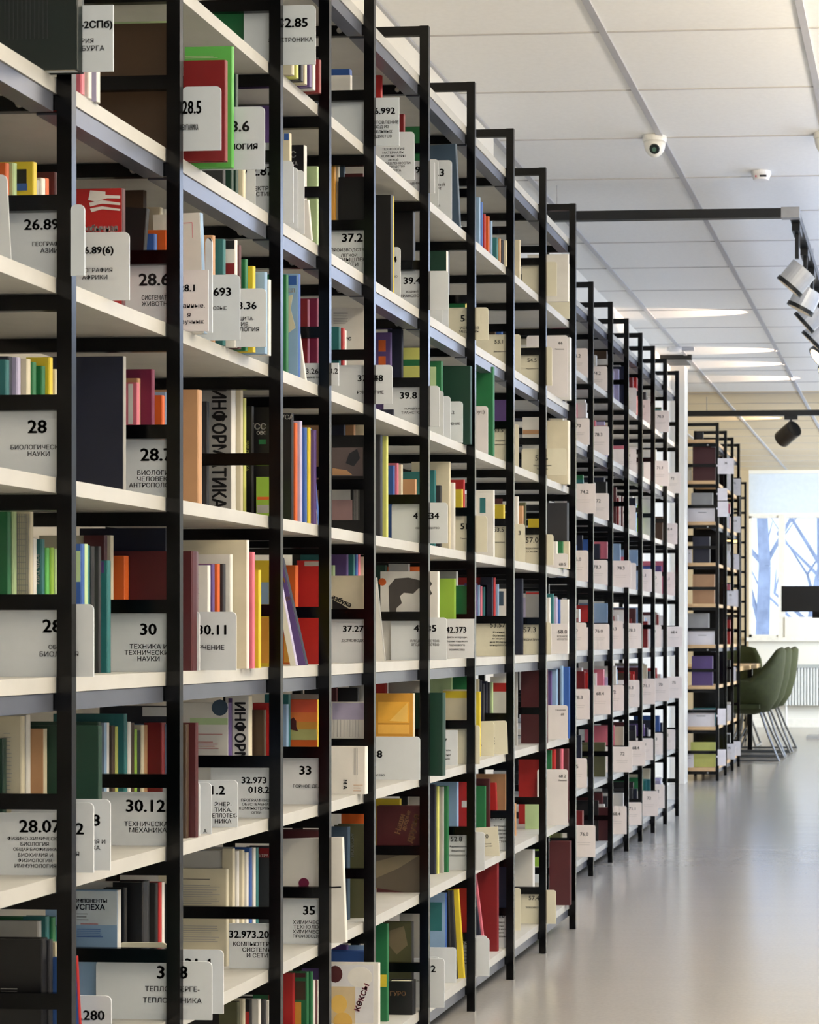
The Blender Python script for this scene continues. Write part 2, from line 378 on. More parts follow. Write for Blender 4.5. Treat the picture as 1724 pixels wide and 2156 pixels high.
def art_on(o, X, Y, z0, art, wmax=None):
    """art given in photo rows/columns, measured onto the cover plane"""
    for i, a in enumerate(art):
        k = a[0]
        if k == 'r':
            xa, xb = Xat(a[1], Y)-X, Xat(a[3], Y)-X; za, zb = Zat(a[4], X, Y)-z0, Zat(a[2], X, Y)-z0
            if wmax: xa = max(xa, -wmax+.001); xb = min(xb, -.0012)
            y = -.0004-.0002*i
            MB().box(xa, xb, y, .0003, max(za, .001), zb).build('cover_panel', mat(a[5] if isinstance(a[5], tuple) else PAL[a[5]][1], .45), o)
        elif k == 'p':      # polygon
            pts = [(Xat(p[0], Y)-X, Zat(p[1], X, Y)-z0) for p in a[1]]
            MB().prism(pts, -.0006-.0002*i, .0003).build('cover_picture', mat(a[2] if isinstance(a[2], tuple) else PAL[a[2]][1], .45), o)
        elif k == 't':      # text: txt, cx, cy, h, col, rot
            col = m_wht if len(a) > 5 and a[5] == 'w' else (m_ink if len(a) <= 5 or a[5] == 'k' else mat(a[5] if isinstance(a[5], tuple) else PAL[a[5]][1], .5))
            s = 1/ppm(X, Y)
            letter(o, a[1], Xat(a[2], Y)-X, Zat(a[3], X, Y)-z0, a[4]*s, col, a[6] if len(a) > 6 else 0, .03, y=-.0012-.0001*i, fit=a[7]*s if len(a) > 7 else None)
        elif k == 'l':      # faux small print lines: x0,x1,y0,y1,n,col
            xa, xb = Xat(a[1], Y)-X, Xat(a[2], Y)-X
            m = MB(); rn = random.Random(int(a[1]*7+a[3]))
            for j in range(a[5]):
                yy = a[3] + (a[4]-a[3])*(j+.5)/a[5]; z = Zat(yy, X, Y)-z0; e = xa+(xb-xa)*rn.uniform(.7, 1)
                m.box(xa, e, -.0008, .0003, z-.0005, z+.0005)
            m.build('print_lines', mat(PAL[a[6]][1] if len(a) > 6 else (90,90,95), .6), o)
        elif k == 'v':      # vertical print lines
            za, zb = Zat(a[4], X, Y)-z0, Zat(a[3], X, Y)-z0; m = MB()
            for j in range(a[5]):
                xx = a[1] + (a[2]-a[1])*(j+.5)/a[5]; x = Xat(xx, Y)-X; m.box(x-.0004, x+.0004, -.0008, .0003, za, zb)
            m.build('print_lines', mat(PAL[a[6]][1] if len(a) > 6 else (90,90,95), .6), o)
SEQ = {}
def B(w, s, x0, x1, y0, dep, col, t=.016, wid=None, sp=None, art=None, rx=0, ry=0, note='', flat=False):
    """a book: x0..x1 visible columns, y0 its top row"""
    global BOOKN
    Y = place_Y(w, s, x1, dep, t); X = Xat(x1, Y); z0 = shelf_z(s)
    h = max(Zat(y0, X, Y) - z0, .02); vis = X - Xat(x0, Y)
    wid = wid or max(vis, .035)
    wid = min(wid, .155 if vis < .15 else vis)
    sk = (w, s, round(Y, 3)); 
    name, rgb = PAL[col]; srgb = PAL[sp][1] if sp else rgb
    o = book_mesh(wid, t, h, rgb, srgb).build('book', [mat(rgb, .42, noise=.07, scale=14), mat(srgb, .42, noise=.07, scale=14)], None, (X, Y, z0))
    MB().box(-wid+.003, -.005, .0023, t-.0023, .002, h-.003).build('pages', m_page, o)
    if rx or ry: o.rotation_euler = (math.radians(rx), math.radians(ry), 0)
    if art: art_on(o, X, Y, z0, art, wid)
    BOOKN += 1
    reg(o, '%s%s book' % (note+' ' if note else '', name), '%s shelf, %s gap between posts' % (ORD[s-1], ON[w]), x1, 'book', 'books on the near row of shelves')
    return o
def ST(w, s, dep, items, step=.013):
    """a run of standing books, nearest first"""
    prev = None
    for i, it in enumerate(items):
        x0, x1, y0, col = it[:4]; kw = it[4] if len(it) > 4 else {}
        wd_ = None
        if prev is not None and prev <= y0 + 3: wd_ = .12
        if dep < 0:
            Yq = place_Y(w, s, x1, dep + i*step, .012); wd_ = min(wd_ or 9, Xat(x1, Yq)-Xat(items[0][0], Yq)+.010)
        d = dep + i*step if dep >= 0 else dep + i*step
        B(w, s, x0, x1, y0, d, col, t=kw.pop('t', .012), wid=kw.pop('wid', wd_), **kw)
        prev = y0
def K(w, s, x1, y0, dep, txts=(), tone=0, wid=.135, square=False, ry=0, seen=None, rx=0, keep=False):
    """a divider card; txts: (text, centre column, centre row, cap height[, colour])"""
    Y = place_Y(w, s, x1, dep, .002, keep); X = Xat(x1, Y); z0 = shelf_z(s)
    h = Zat(y0, X, Y) - z0; r = .0 if square else .008
    pts = [(-wid, 0), (0, 0)]
    if r:
        pts += [(-r+r*math.cos(a), h-r+r*math.sin(a)) for a in [i*math.pi/8 for i in range(5)]]
        pts += [(-wid+r-r*math.sin(a), h-r+r*math.cos(a)) for a in [i*math.pi/8 for i in range(5)]]
    else: pts += [(0, h), (-wid, h)]
    tones = [(206,211,216), (212,208,188), (216,212,214), (198,206,214)]
    o = MB().prism(pts, 0, .0022).build('divider_card', mat(tones[tone], .45, noise=.02, key='card_stock'), None, (X, Y, z0))
    if ry or rx: o.rotation_euler = (math.radians(rx), math.radians(ry), 0)
    s_ = 1/ppm(X, Y)
    for i, q in enumerate(txts):
        cx = Xat(q[1], Y)-X
        letter(o, q[0], cx, Zat(q[2], X, Y)-z0, q[3]*s_, m_ink if len(q) < 5 else q[4], 0, .03 if q[3] >= 12 else .008, sx=1.10 if q[3] >= 12 else 1.05, y=-.0009, fit=2*min(-cx, wid+cx)*.98)
    num = seen or (txts[0][0] if txts and any(ch.isdigit() for ch in txts[0][0]) else None)
    tn_ = ['pale grey','cream','pinkish white','light grey'][tone]
    pre = '%s divider card%s' % (tn_, ' reading %s' % num if num else '')
    if not txts: pre = 'blank ' + pre
    reg(o, pre, '%s shelf, %s gap between posts' % (ORD[s-1], ON[w]), x1, 'divider card', 'shelf divider cards')
    return o
def LN(cx, cy, step, h, *lines): return [(l, cx, cy+i*step, h) for i, l in enumerate(lines)]

bh, fr_ = .022, -.04     # just behind / before a frame
# ---- gap 0 (x < 118)
B(0,3, -60,163, -60, ('y',146), 'dt', t=.022, wid=.2, art=[('v',6,104,-60,80,11,'dk')], note='large')
K(1,3, 238, 10, ('y',150), [('26.89(2-2СПб)',172,53,20), ('ИСТОРИЯ',165,85,10), ('ПЕТЕРБУРГА',172,101,11)], square=True, tone=3)
ST(0,4, .03, [(-20,12,342,'og'),(10,28,342,'lg'),(28,70,340,'yl',dict(wid=.05,art=[('r',29,356,56,386,'bk'),('r',31,386,57,401,'bl')])),(70,76,378,'gy'),(76,88,374,'wh'),(88,96,374,'og'),(96,116,362,'mr')])
K(0,4, 24, 366, -.05, (), wid=.10, ry=-3)
K(0,4, 140, 440, bh+.10, [('26.89',88,472,22)]+LN(104,513,14,10,'ГЕОГРАФИЯ','АЗИИ'))
ST(0,5, .03, [(-16,12,757,'tl'),(12,18,750,'nv'),(18,36,752,'lv'),(36,57,755,'cr'),(57,69,762,'gr'),(69,88,770,'gr'),(88,104,752,'yl'),(104,117,777,'cr')])
K(0,5, 142, 858, .14, [('28',79,898,27)]+LN(82,941,14,10,'БИОЛОГИЧЕСКИЕ','НАУКИ'), wid=.15)
ST(0,6, .12, [(-20,16,1077,'gr'),(16,28,1077,'lg'),(28,63,1077,'cr',dict(wid=.12,art=[('v',30,62,1082,1250,7,'gy'),('l',29,63,1082,1250,14,'gy')])),(63,70,1133,'wh'),(70,87,1135,'tl',dict(art=[('t','КУЛЬТУРА',79,1200,9,'w',math.pi/2)])),(87,97,1153,'gb'),(97,107,1153,'lm'),(107,117,1155,'lg')])
K(0,6, 197, 1272, .02, [('28.0',125,1318,27)]+LN(125,1363,14,11,'ОБЩАЯ','БИОЛОГИЯ'), wid=.16)
ST(0,7, .06, [(-20,6,1555,'dg'),(4,45,1508,'cr',dict(wid=.12,art=[('l',8,26,1540,1675,16,'gy')])),(45,57,1505,'wh'),(57,92,1535,'tn',dict(sp='cr')),(92,208,1528,'dg',dict(wid=.16))])
K(0,7, 140, 1712, .03, [('28.07',85,1740,26)]+LN(75,1766,11.5,8,'ФИЗИКО-ХИМИЧЕСКАЯ','БИОЛОГИЯ.','ОБЩАЯ БИОФИЗИКА.','БИОХИМИЯ И','ФИЗИОЛОГИЯ.','ИММУНОЛОГИЯ'), wid=.14)
ST(0,8, .02, [(-20,88,1978,'bk',dict(t=.02,wid=.14,art=[('l',2,50,2080,2102,4,'gy')])),(88,104,1980,'dk'),(104,118,1985,'cr')])
ST(0,8, .12, [(-40,80,1940,'gy',dict(wid=.14)),(60,97,1930,'tl'),(97,110,1932,'gr'),(110,119,1950,'tl')])
# ---- gap 1 (160-348)
ST(1,3, -.30, [(160,171,140,'pk',dict(wid=.03)),(171,186,140,'wh',dict(wid=.03)),(186,204,145,'lv',dict(wid=.035,ry=0,sp='wh',rx=0))], step=.02)
B(1,3, 225,352, 48, .03, 'br', t=.03, wid=.155, note='big')
B(1,3, 225,351, 44, .075, 'lg', t=.01, wid=.12)
B(1,4, 150,257, 396, .01-.10, 'rd', t=.014, wid=.12, sp='mr', art=[('p',[(190,400),(222,403),(222,410),(253,412),(253,418),(226,417),(200,424),(186,420)],'wh'),('p',[(188,426),(215,421),(253,427),(253,432),(215,428),(190,434)],'wh'),('p',[(190,438),(215,434),(253,440),(253,444),(215,440),(193,446)],'wh'),('t','необычная',207,480,15,'w',0,84)], note='flag-covered')
K(1,4, 272, 488, ('y',632), [('26.89(6)',203,528,19)]+LN(200,568,15,10,'ГЕОГРАФИЯ','АФРИКИ'))
K(1,4, 178, 430, ('y',580), (), tone=3, wid=.02, square=False)
ST(1,4, .03, [(262,292,438,'bk',dict(ry=4)),(290,325,492,'bl',dict(wid=.04,art=[('r',293,497,308,523,'tn')])),(325,350,484,'og',dict(wid=.05))])
ST(1,4, .10, [(240,303,400,'br'),(292,338,436,'cr',dict(wid=.12)),(338,350,440,'wh')])
K(1,4, 372, 553, .14, [('28.6',325,588,25)]+LN(335,626,13,10,'СИСТЕМАТИКА','ЖИВОТНЫХ'))
B(1,5, 155,260, 750, -.05, 'nv', t=.010, wid=.13, sp='gy', note='tall')
ST(1,5, .03, [(255,288,805,'pk',dict(wid=.04,art=[('r',270,808,280,893,'wh')])),(262,290,796,'tn',dict(wid=.06)),(288,320,777,'bg',dict(wid=.12)),(322,341,832,'og',dict(wid=.03)),(341,350,825,'lb')])
K(1,5, 383, 925, .10, [('28.7',330,957,26)]+LN(327,995,13,10,'БИОЛОГИЯ','ЧЕЛОВЕКА.','АНТРОПОЛОГИЯ'))
ST(1,6, -.30, [(150,171,1145,'bl',dict(art=[('r',160,1160,170,1225,'lg')])),(171,178,1145,'lg'),(178,182,1148,'tl'),(182,192,1150,'bk')])
ST(1,6, -.10, [(192,208,1150,'dk',dict(wid=.05,t=.008)),(208,226,1180,'tl',dict(wid=.03,t=.014,art=[('r',209,1182,219,1206,'pu')]))], step=.02)
ST(1,6, .03, [(205,220,1127,'mr'),(220,233,1127,'cr'),(233,262,1170,'og',dict(wid=.04,t=.02)),(262,404,1160,'mr',dict(wid=.15,t=.03,note='wide'))], step=.022)
B(1,6, 160,350, 1112, .16, 'nv', t=.02, wid=.15)
K(1,6, 383, 1290, .13, [('30',313,1325,24)]+LN(313,1361,13,10,'ТЕХНИКА И','ТЕХНИЧЕСКИЕ','НАУКИ'), wid=.155)
B(1,7, 130,262, 1503, .07, 'tl', t=.012, wid=.12)
ST(1,7, .02, [(150,207,1520,'dg',dict(wid=.12)),(207,213,1522,'sl'),(213,219,1522,'lb'),(219,224,1522,'wh'),(224,236,1528,'br'),(236,244,1530,'ll')], step=.009)
ST(1,7, .09, [(262,270,1520,'wh'),(270,277,1522,'br'),(277,283,1535,'lm'),(283,290,1538,'bk'),(290,298,1527,'cr'),(298,305,1527,'tn'),(305,340,1522,'dr',dict(t=.02,wid=.03)),(340,352,1525,'lb')], step=.01)
B(1,7, 265,352, 1487, .24, 'dk', t=.02, wid=.12, art=[('r',300,1489,352,1508,'wh')])
K(1,7, 197, 1690, -.33, [('28.2',146,1745,24),('ХИМИЯ',142,1798,10)], wid=.12)
K(1,7, 232, 1683, -.30, [('28.8',180,1727,24),('ЭКОЛОГИЯ И',182,1772,9),('ГЕНЕТИКА.',180,1785,9)], wid=.12)
K(1,7, 378, 1668, .02, [('30.12',307,1697,25)]+LN(312,1735,13,10,'ТЕХНИЧЕСКАЯ','МЕХАНИКА'))
B(1,8, 140,248, 1875, .02, 'lb', t=.014, wid=.12, sp='wh', art=[('r',150,1877,246,1948,(190,200,208)),('t','КОМПОНЕНТЫ',188,1897,8,'nv'),('t','УСПЕХА',190,1910,12,'nv'),('l',162,190,1922,1940,3,'dk'),('l',170,222,1943,1949,1,'rd'),('l',162,228,1955,1975,5,'bl')])
ST(1,8, .05, [(248,262,1870,'bk'),(262,300,1858,'bk',dict(wid=.05,t=.03)),(300,307,1858,'wh'),(307,327,1860,'bk'),(327,335,1858,'rd'),(335,341,1858,'wh'),(341,352,1862,'bk')], step=.02)
K(1,8, 352, 1985, .05, (), tone=1, wid=.08, keep=True)
K(1,8, 234, 2097, -.28, [('31.280',180,2138,20)], wid=.1)
B(1,8, 140,172, 2013, -.32, 'bl', t=.006, wid=.05, sp='rd', ry=-3)
K(1,8, 446, 2025, .02, [('31.3',363,2048,26),('ТЕПЛОЭНЕРГЕ-',363,2083,11),('ТЕПЛОТЕХНИКА',363,2107,11)], wid=.19)
K(2,8, 470, 2000, -.40, [('31.4',418,2030,22),('А',432,2078,10),('А)',432,2104,9)], wid=.13)
# ---- gap 2 (384-565)
K(2,3, 465, 181, ('y',315), [('28.5',404,225,27),('БОТАНИКА',401,267,12)], wid=.063, tone=3)
B(2,3, 380,474, 126, ('y',338), 'dr', t=.012, wid=.07, note='tall')
B(2,3, 380,488, 97, ('y',352), 'gb', t=.01, wid=.08, note='tall', art=[('l',390,463,116,122,2,'lg')])
K(2,3, 557, 224, ('y',356), [('28.6',497,265,22),('ЗООЛОГИЯ',495,308,12)], tone=3)
B(2,2, 470,546, 18, .03, 'gr', t=.02, wid=.1)
B(2,2, 520,572, 14, .08, 'gy', t=.03, wid=.1)
ST(2,3, -.10, [(430,470,352,'dk'),(470,487,350,'dg'),(487,497,155,'dg',dict(wid=.02)),(497,512,352,'cr')])
K(2,3, 537, 300, -.03, [('28.69',500,362,12)])
K(2,3, 594, 300, .05, [('22.87',545,360,18)]+LN(548,396,12,9,'ЭЛЕКТРО-','АКУСТИКА'))
B(2,3, 490,570, 222, .18, 'pu', t=.02, wid=.1)
B(2,4, 380,430, 447, -.36, 'wh', t=.014, wid=.08, sp='lb', note='tall', ry=-2, art=[('r',386,467,413,468.5,'pk'),('r',412,467,413,500,'pk')])
ST(2,4, -.25, [(425,448,495,'tn',dict(wid=.04)),(448,470,503,'tl',dict(wid=.03)),(470,495,505,'wh',dict(wid=.04,art=[('r',472,554,494,577,'dr'),('r',472,506,494,524,'bk')])),(495,503,515,'mr'),(503,517,545,'gr'),(517,533,560,'yl'),(533,558,572,'lb',dict(wid=.05)),(558,566,588,'wh')], step=.02)
K(2,4, 438, 568, ('y',697), [('28.1',394,606,14),('данные.',404,645,10),('я',398,663,8),('научных',402,679,10)], tone=2, square=True, wid=.06)
K(2,4, 447, 500, ('y',700), (), tone=3, wid=.012)
K(2,4, 505, 578, ('y',716), [('28.693',452,614,17),('ХОРДОВЫЕ',448,649,9)], tone=3)
K(2,4, 560, 607, ('y',730), [('23.36',515,643,15)]+LN(512,671,11,9,'ЗАЩИТА-','НИЕ.','БИОЛОГИЯ'), ry=0)
K(2,4, 594, 690, .04, LN(545,735,9,8,'ДИСКРЕТНОГО','ДЕЙСТВИЯ'))
B(2,5, 380,417, 820, -.20, 'tn', t=.02, wid=.12, note='tall')
ST(2,5, .02, [(417,436,845,'dk',dict(wid=.03)),(436,487,815,'gy',dict(wid=.08,t=.026,sp='wh',note='lettered',art=[('t','ИНФОРМАТИКА',462,945,33,'k',math.pi/2,250)])),(495,507,820,'cr'),(507,514,838,'ll'),(514,530,855,'bk',dict(art=[('t','БИБЛИОТЕКА',521,960,7,'ll',math.pi/2)])),(530,568,857,'bk',dict(wid=.06,art=[('t','РУССКИЙ',556,896,17,'w'),('t','ОВОЩ',556,912,9,'w'),('r',545,925,566,935,'gr')]))], step=.026)
B(2,5, 540,572, 1004, .10, 'lm', t=.02, wid=.03, art=[('r',541,1046,566,1052,'og'),('r',541,1063,566,1080,'gy')])
ST(2,6, -.25, [(404,438,1190,'wh',dict(wid=.06,art=[('l',408,420,1205,1265,6,'gy')])),(438,447,1188,'pu'),(447,458,1187,'og'),(458,470,1187,'dk'),(470,485,1167,'wh'),(485,520,1137,'cr',dict(wid=.12,sp='wh')),(520,532,1162,'pk'),(532,545,1200,'yl',dict(wid=.03))], step=.022)
B(2,6, 395,440, 1165, -.02, 'dk', t=.01, wid=.1)
B(2,6, 530,570, 1180, .05, 'yl', t=.02, wid=.08, art=[('r',533,1226,566,1272,'lb'),('r',550,1300,566,1396,'am')])
K(2,6, 420, 1287, -.34, (), tone=0, wid=.1)
K(2,6, 497, 1288, -.30, [('30.11',446,1326,20),('ЧЕРЧЕНИЕ',436,1363,10)], tone=0)
ST(2,7, -.34, [(370,392,1525,'br'),(392,412,1522,'mr')], step=.01)
B(2,7, 380,481, 1480, .02, 'wh', t=.02, wid=.12, sp='pu', art=[('r',400,1512,480,1526,'lg'),('l',405,478,1544,1548,1,'rd'),('l',405,466,1560,1578,4,'rd'),('p',[(463+17*math.cos(a/8*math.pi),1490+17*math.sin(a/8*math.pi)) for a in range(16)],'sl')])
B(2,7, 481,524, 1466, .05, 'wh', t=.02, wid=.045, sp='cr', art=[('r',481,1470,489,1594,'pu'),('t','ИНФОРМАТИКА',506,1592,25,'k',math.pi/2,225)])
ST(2,7, .08, [(520,556,1495,'br',dict(wid=.05)),(556,570,1480,'rd')], step=.02)
K(2,7, 420, 1645, -.30, (), wid=.1); K(2,7, 445, 1648, -.27, [('А',432,1750,8)], wid=.1)
K(2,7, 500, 1643, -.16, [('31.2',451,1664,18)]+LN(470,1693,12,9,'ЭНЕР-','ТИКА.','ТЕПЛОТЕХ-','НИКА'))
K(2,7, 594, 1612, .03, [('32.973',535,1643,13),('018.2',545,1663,13)]+LN(540,1685,8.5,6,'ПРОГРАММНОЕ','ОБЕСПЕЧЕНИЕ','КОМПЬЮТЕРНЫХ','СЕТЕЙ'))
B(2,8, 375,477, 1830, .02, 'cr', t=.012, wid=.13, art=[('l',384,466,1850,1853,1,'dk'),('l',384,464,1862,1905,9,'gy'),('l',384,464,1948,1985,8,'gy')])
ST(2,8, .05, [(476,490,1787,'cr',dict(wid=.02)),(490,499,1792,'wh'),(499,510,1790,'cr'),(510,519,1795,'wh'),(519,526,1785,'bl'),(526,534,1785,'wh'),(534,540,1785,'tl')], step=.012)
B(2,8, 536,572, 1783, .16, 'dk', t=.02, wid=.05, art=[('r',538,1786,568,1806,'dr'),('t','МЕТРА',552,1801,6,'w')])
ST(2,8, .18, [(418,462,1806,'tn',dict(wid=.06)),(462,470,1790,'nv'),(470,476,1795,'sl')])
K(2,8, 594, 1945, .03, [('32.973.202',530,1968,15)]+LN(542,1988,12,9,'КОМПЬЮТЕРНЫЕ','СИСТЕМЫ','И СЕТИ'), square=True, tone=0, wid=.10)
ST(2,9, .03, [(470,500,2110,'ol'),(500,512,2104,'cr'),(512,526,2106,'bk',dict(art=[('r',513,2130,525,2160,'rd')])),(526,545,2105,'wh'),(545,556,2106,'dk'),(556,566,2108,'wh')])
# ---- gap 3 (597-670)
K(3,2, 664, 10, ('y',126), [('32.85',617,47,19),('ЭЛЕКТРОНИКА',612,83,9)], tone=3)
ST(3,2, -.20, [(597,615,128,'cr'),(615,624,125,'ll'),(624,634,125,'nv'),(634,642,124,'cr'),(642,652,127,'pu'),(652,660,127,'wh'),(660,672,125,'dr')], step=.02)
B(3,3, 596,610, 280, -.12, 'cr', t=.01, wid=.02, art=[('r',598,281,608,295,'bl')])
B(3,3, 600,640, 305, .02, 'bk', t=.02, wid=.06, sp='wh', art=[('t','РУС',606,325,14,'w'),('t','КА',620,344,8,'w')])
K(3,3, 617, 338, -.20, ()); K(3,3, 627, 352, -.15, ()); K(3,3, 640, 358, -.10, ())
B(3,3, 640,668, 350, .05, 'lg', t=.02, wid=.06)
B(3,3, 635,656, 420, -.04, 'wh', t=.006, wid=.05, ry=-5)
B(3,4, 590,603, 578, -.12, 'gr', t=.012, wid=.05)
B(3,4, 596,628, 576, -.09, 'lb', t=.014, wid=.08, sp='bl', art=[('r',599,580,624,600,'bl'),('p',[(600,625),(617,620),(612,650),(622,690),(602,705)],'cr'),('t','ЛЕД',611,612,9,'w')])
ST(3,4, .02, [(625,648,630,'dr',dict(wid=.04,sp='bg')),(648,668,628,'bg',dict(wid=.04))], step=.025)
B(3,4, 628,644, 665, -.03, 'wh', t=.006, wid=.03, ry=-8)
K(3,4, 713, 764, .02, [('32.973.26-018.2',660,781,11),('электронные сети',650,795,5)], tone=0, square=True, wid=.14)
ST(3,5, -.06, [(597,622,1040-150,'og',dict(wid=.05,art=[('p',[(604+5*math.cos(a/4*math.pi),1056+5*math.sin(a/4*math.pi)) for a in range(8)],'bl')])),(622,632,886,'lv'),(632,642,900,'bl'),(642,650,900,'yl'),(650,662,905,'pu',dict(ry=0))], step=.013)
B(3,5, 597,614, 870, -.02-.1, 'bk', t=.012, wid=.05, art=[('t','РУСА',601,878,10,'w')])
B(3,5, 640,670, 901, .03, 'wh', t=.012, wid=.04, sp='bl', rx=0, ry=-5)
B(3,6, 590,622, 1190, .05, 'og', t=.02, wid=.05, art=[('r',598,1300,620,1395,'am')])
B(3,6, 603,645, 1168, -.06, 'pu', t=.014, wid=.03, sp='nv', ry=-13, note='leaning', art=[('t','АМ',630,1215,10,'am'),('t','БУХ',634,1255,8,'tn')])
B(3,6, 600,624, 1185, -.09, 'wh', t=.01, wid=.012, sp='lv', ry=-11, note='leaning')
B(3,6, 640,675, 1180, .09, 'rd', t=.02, wid=.05, art=[('r',641,1182,672,1192,'gy')])
B(3,7, 590,604, 1483, .02, 'lb', t=.01, wid=.05); B(3,7, 600,608, 1462, .035, 'tl', t=.01, wid=.05)
B(3,7, 607,669, 1473, .05, 'og', t=.02, wid=.06, sp='yl', art=[('r',609,1474,667,1500,(205,85,60)),('r',609,1500,667,1520,(215,120,60)),('r',609,1520,667,1536,(190,140,60)),('r',609,1536,667,1558,(170,170,110)),('p',[(612,1536),(612,1515),(618,1510),(624,1518),(624,1530),(628,1540)],'mr')])
B(3,7, 600,672, 1462, .12, 'gy', t=.02, wid=.1)
K(3,7, 696, 1596, .03, [('33',643,1622,18),('ГОРНОЕ ДЕЛО',650,1656,8)])
B(3,8, 585,728, 1763, .02, 'wh', t=.012, wid=.135, ry=-2, note='cherry-covered', art=[('r',590,1866,722,1869.5,'bk'),('p',[(644+11*math.cos(a/8*math.pi),1857+11*math.sin(a/8*math.pi)) for a in range(16)],'bg')])
B(3,8, 600,672, 1748, .10, 'mr', t=.02, wid=.1)
K(3,8, 696, 1893, .05, [('35',651,1917,18)]+LN(655,1942,10,8,'ХИМИЧЕСКАЯ','ТЕХНОЛОГИЯ','ХИМИЧЕСКИЕ','ПРОИЗВОДСТВА'))
ST(3,9, .02, [(590,617,2050,'rd',dict(wid=.05)),(617,646,2047,'gr',dict(wid=.04,art=[('r',618,2049,643,2058,'mr'),('r',618,2066,643,2105,'br'),('r',617,2110,634,2160,'am')])),(646,655,2047,'gr'),(655,660,2065,'wh'),(660,664,2065,'mr'),(664,670,2065,'wh')], step=.012)
# ---- gap 4 (698-766)
ST(4,2, .02, [(690,738,158,'wh',dict(wid=.06)),(738,768,160,'gy',dict(wid=.06))], step=.02)
B(4,2, 690,736, 145, .07, 'bl', t=.02, wid=.06)
K(4,2, 790, 212, .05, (), tone=3, wid=.16)
ST(4,3, .02, [(690,704,345,'am',dict(wid=.03)),(704,712,346,'cr'),(712,724,345,'sl',dict(wid=.03))])
B(4,3, 724,765, 365, .05, 'mr', t=.02, wid=.06); B(4,3, 728,770, 372, .02, 'bk', t=.02, wid=.06)
K(4,3, 790, 480, .03, [('37.2',742,500,17)]+LN(735,526,10,8,'ПРОИЗВОДСТВА','ЛЕГКОЙ','ПРОМЫШЛЕН-','НОСТИ'))
B(4,4, 690,768, 648, .09, 'wh', t=.01, wid=.12, art=[('l',702,735,655,682,8,'gy'),('t','эс',733,713,7)])
ST(4,4, .02, [(690,714,688,'tl',dict(wid=.05)),(714,722,690,'rd'),(722,726,695,'wh')])
K(4,4, 826, 768, .02, [('37.248',780,796,13),('РУКОДЕЛИЕ',780,826,8)])
B(4,5, 690,768, 916, .03, 'bk', t=.03, wid=.09, note='picture-covered', art=[('r',699,942,764,1002,(96,84,84)),('p',[(735,955),(752,945),(758,965),(745,982),(728,975)],'dk'),('p',[(700,985),(730,990),(742,1000),(700,1000)],'tn'),('r',699,1027,738,1052,'gy'),('r',699,1052,742,1095,(140,112,112)),('v',744,757,1028,1095,5,'gy')])
ST(4,5, .10, [(690,724,890,'nv'),(724,745,888,'tn'),(745,768,890,'cr')], step=.02)
ST(4,6, .10, [(690,702,1190,'lg'),(702,730,1166,'pu'),(730,744,1163,'tl'),(744,750,1162,'bl'),(750,755,1163,'pk'),(755,768,1172,'cr')], step=.012)
B(4,6, 685,769, 1212, .03, 'cr', t=.014, wid=.1, note='lettered', art=[('t','азбука',719,1266,13,'k',.45),('p',[(700,1262),(760,1296),(700,1296)],'bk')])
K(4,6, 790, 1298, .02, [('37.27',744,1324,13),('ДОМОВОДСТВО',752,1349,7)])
ST(4,7, .08, [(690,708,1440,'mr'),(708,753,1448,'bk'),(753,768,1438,'gy')], step=.02)
B(4,7, 690,769, 1478, .02, 'wh', t=.012, wid=.1, art=[('r',700,1480,768,1515,'lv'),('v',700,728,1515,1552,4,'gy'),('v',728,758,1515,1552,5,'gy')])
B(4,7, 690,769, 1572, .01-.05, 'wh', t=.02, wid=.08, art=[('v',744,754,1575,1632,3,'gy'),('l',744,764,1650,1668,3,'tn'),('t','М А',727,1652,8,'k',math.pi/2)])
B(4,8, 716,770, 1737, .05, 'ol', t=.03, wid=.07, art=[('t','АНТОЛОГИЯ',742,1780,6,'gy',math.pi/2)]); B(4,8, 712,770, 1712, .10, 'og', t=.02, wid=.055)
B(4,8, 700,732, 1742, .02, 'sl', t=.02, wid=.05)
ST(4,9, .05, [(690,730,1990,'pu',dict(wid=.1)),(730,772,1992,'lb',dict(wid=.06))], step=.02); B(4,9, 690,770, 2004, .02, 'bl', t=.02, wid=.09)
B(4,9, 690,797, 2028, -.03, 'wh', t=.012, wid=.11, note='biscuit-covered', art=[('r',697,2032,786,2154,(205,205,210)),('p',[(706+15*math.cos(a/8*math.pi),2052+18*math.sin(a/8*math.pi)) for a in range(16)],'mr'),('p',[(758+26*math.cos(a/8*math.pi),2058+22*math.sin(a/8*math.pi)) for a in range(16)],'wh'),('r',698,2078,748,2156,(196,176,140)),('p',[(714+17*math.cos(a/8*math.pi),2115+20*math.sin(a/8*math.pi)) for a in range(16)],(214,176,92)),('p',[(722+20*math.cos(a/8*math.pi),2152+20*math.sin(a/8*math.pi)) for a in range(16)],(206,166,84)),('t','кексы',762,2100,12,'pk',-1.2)])
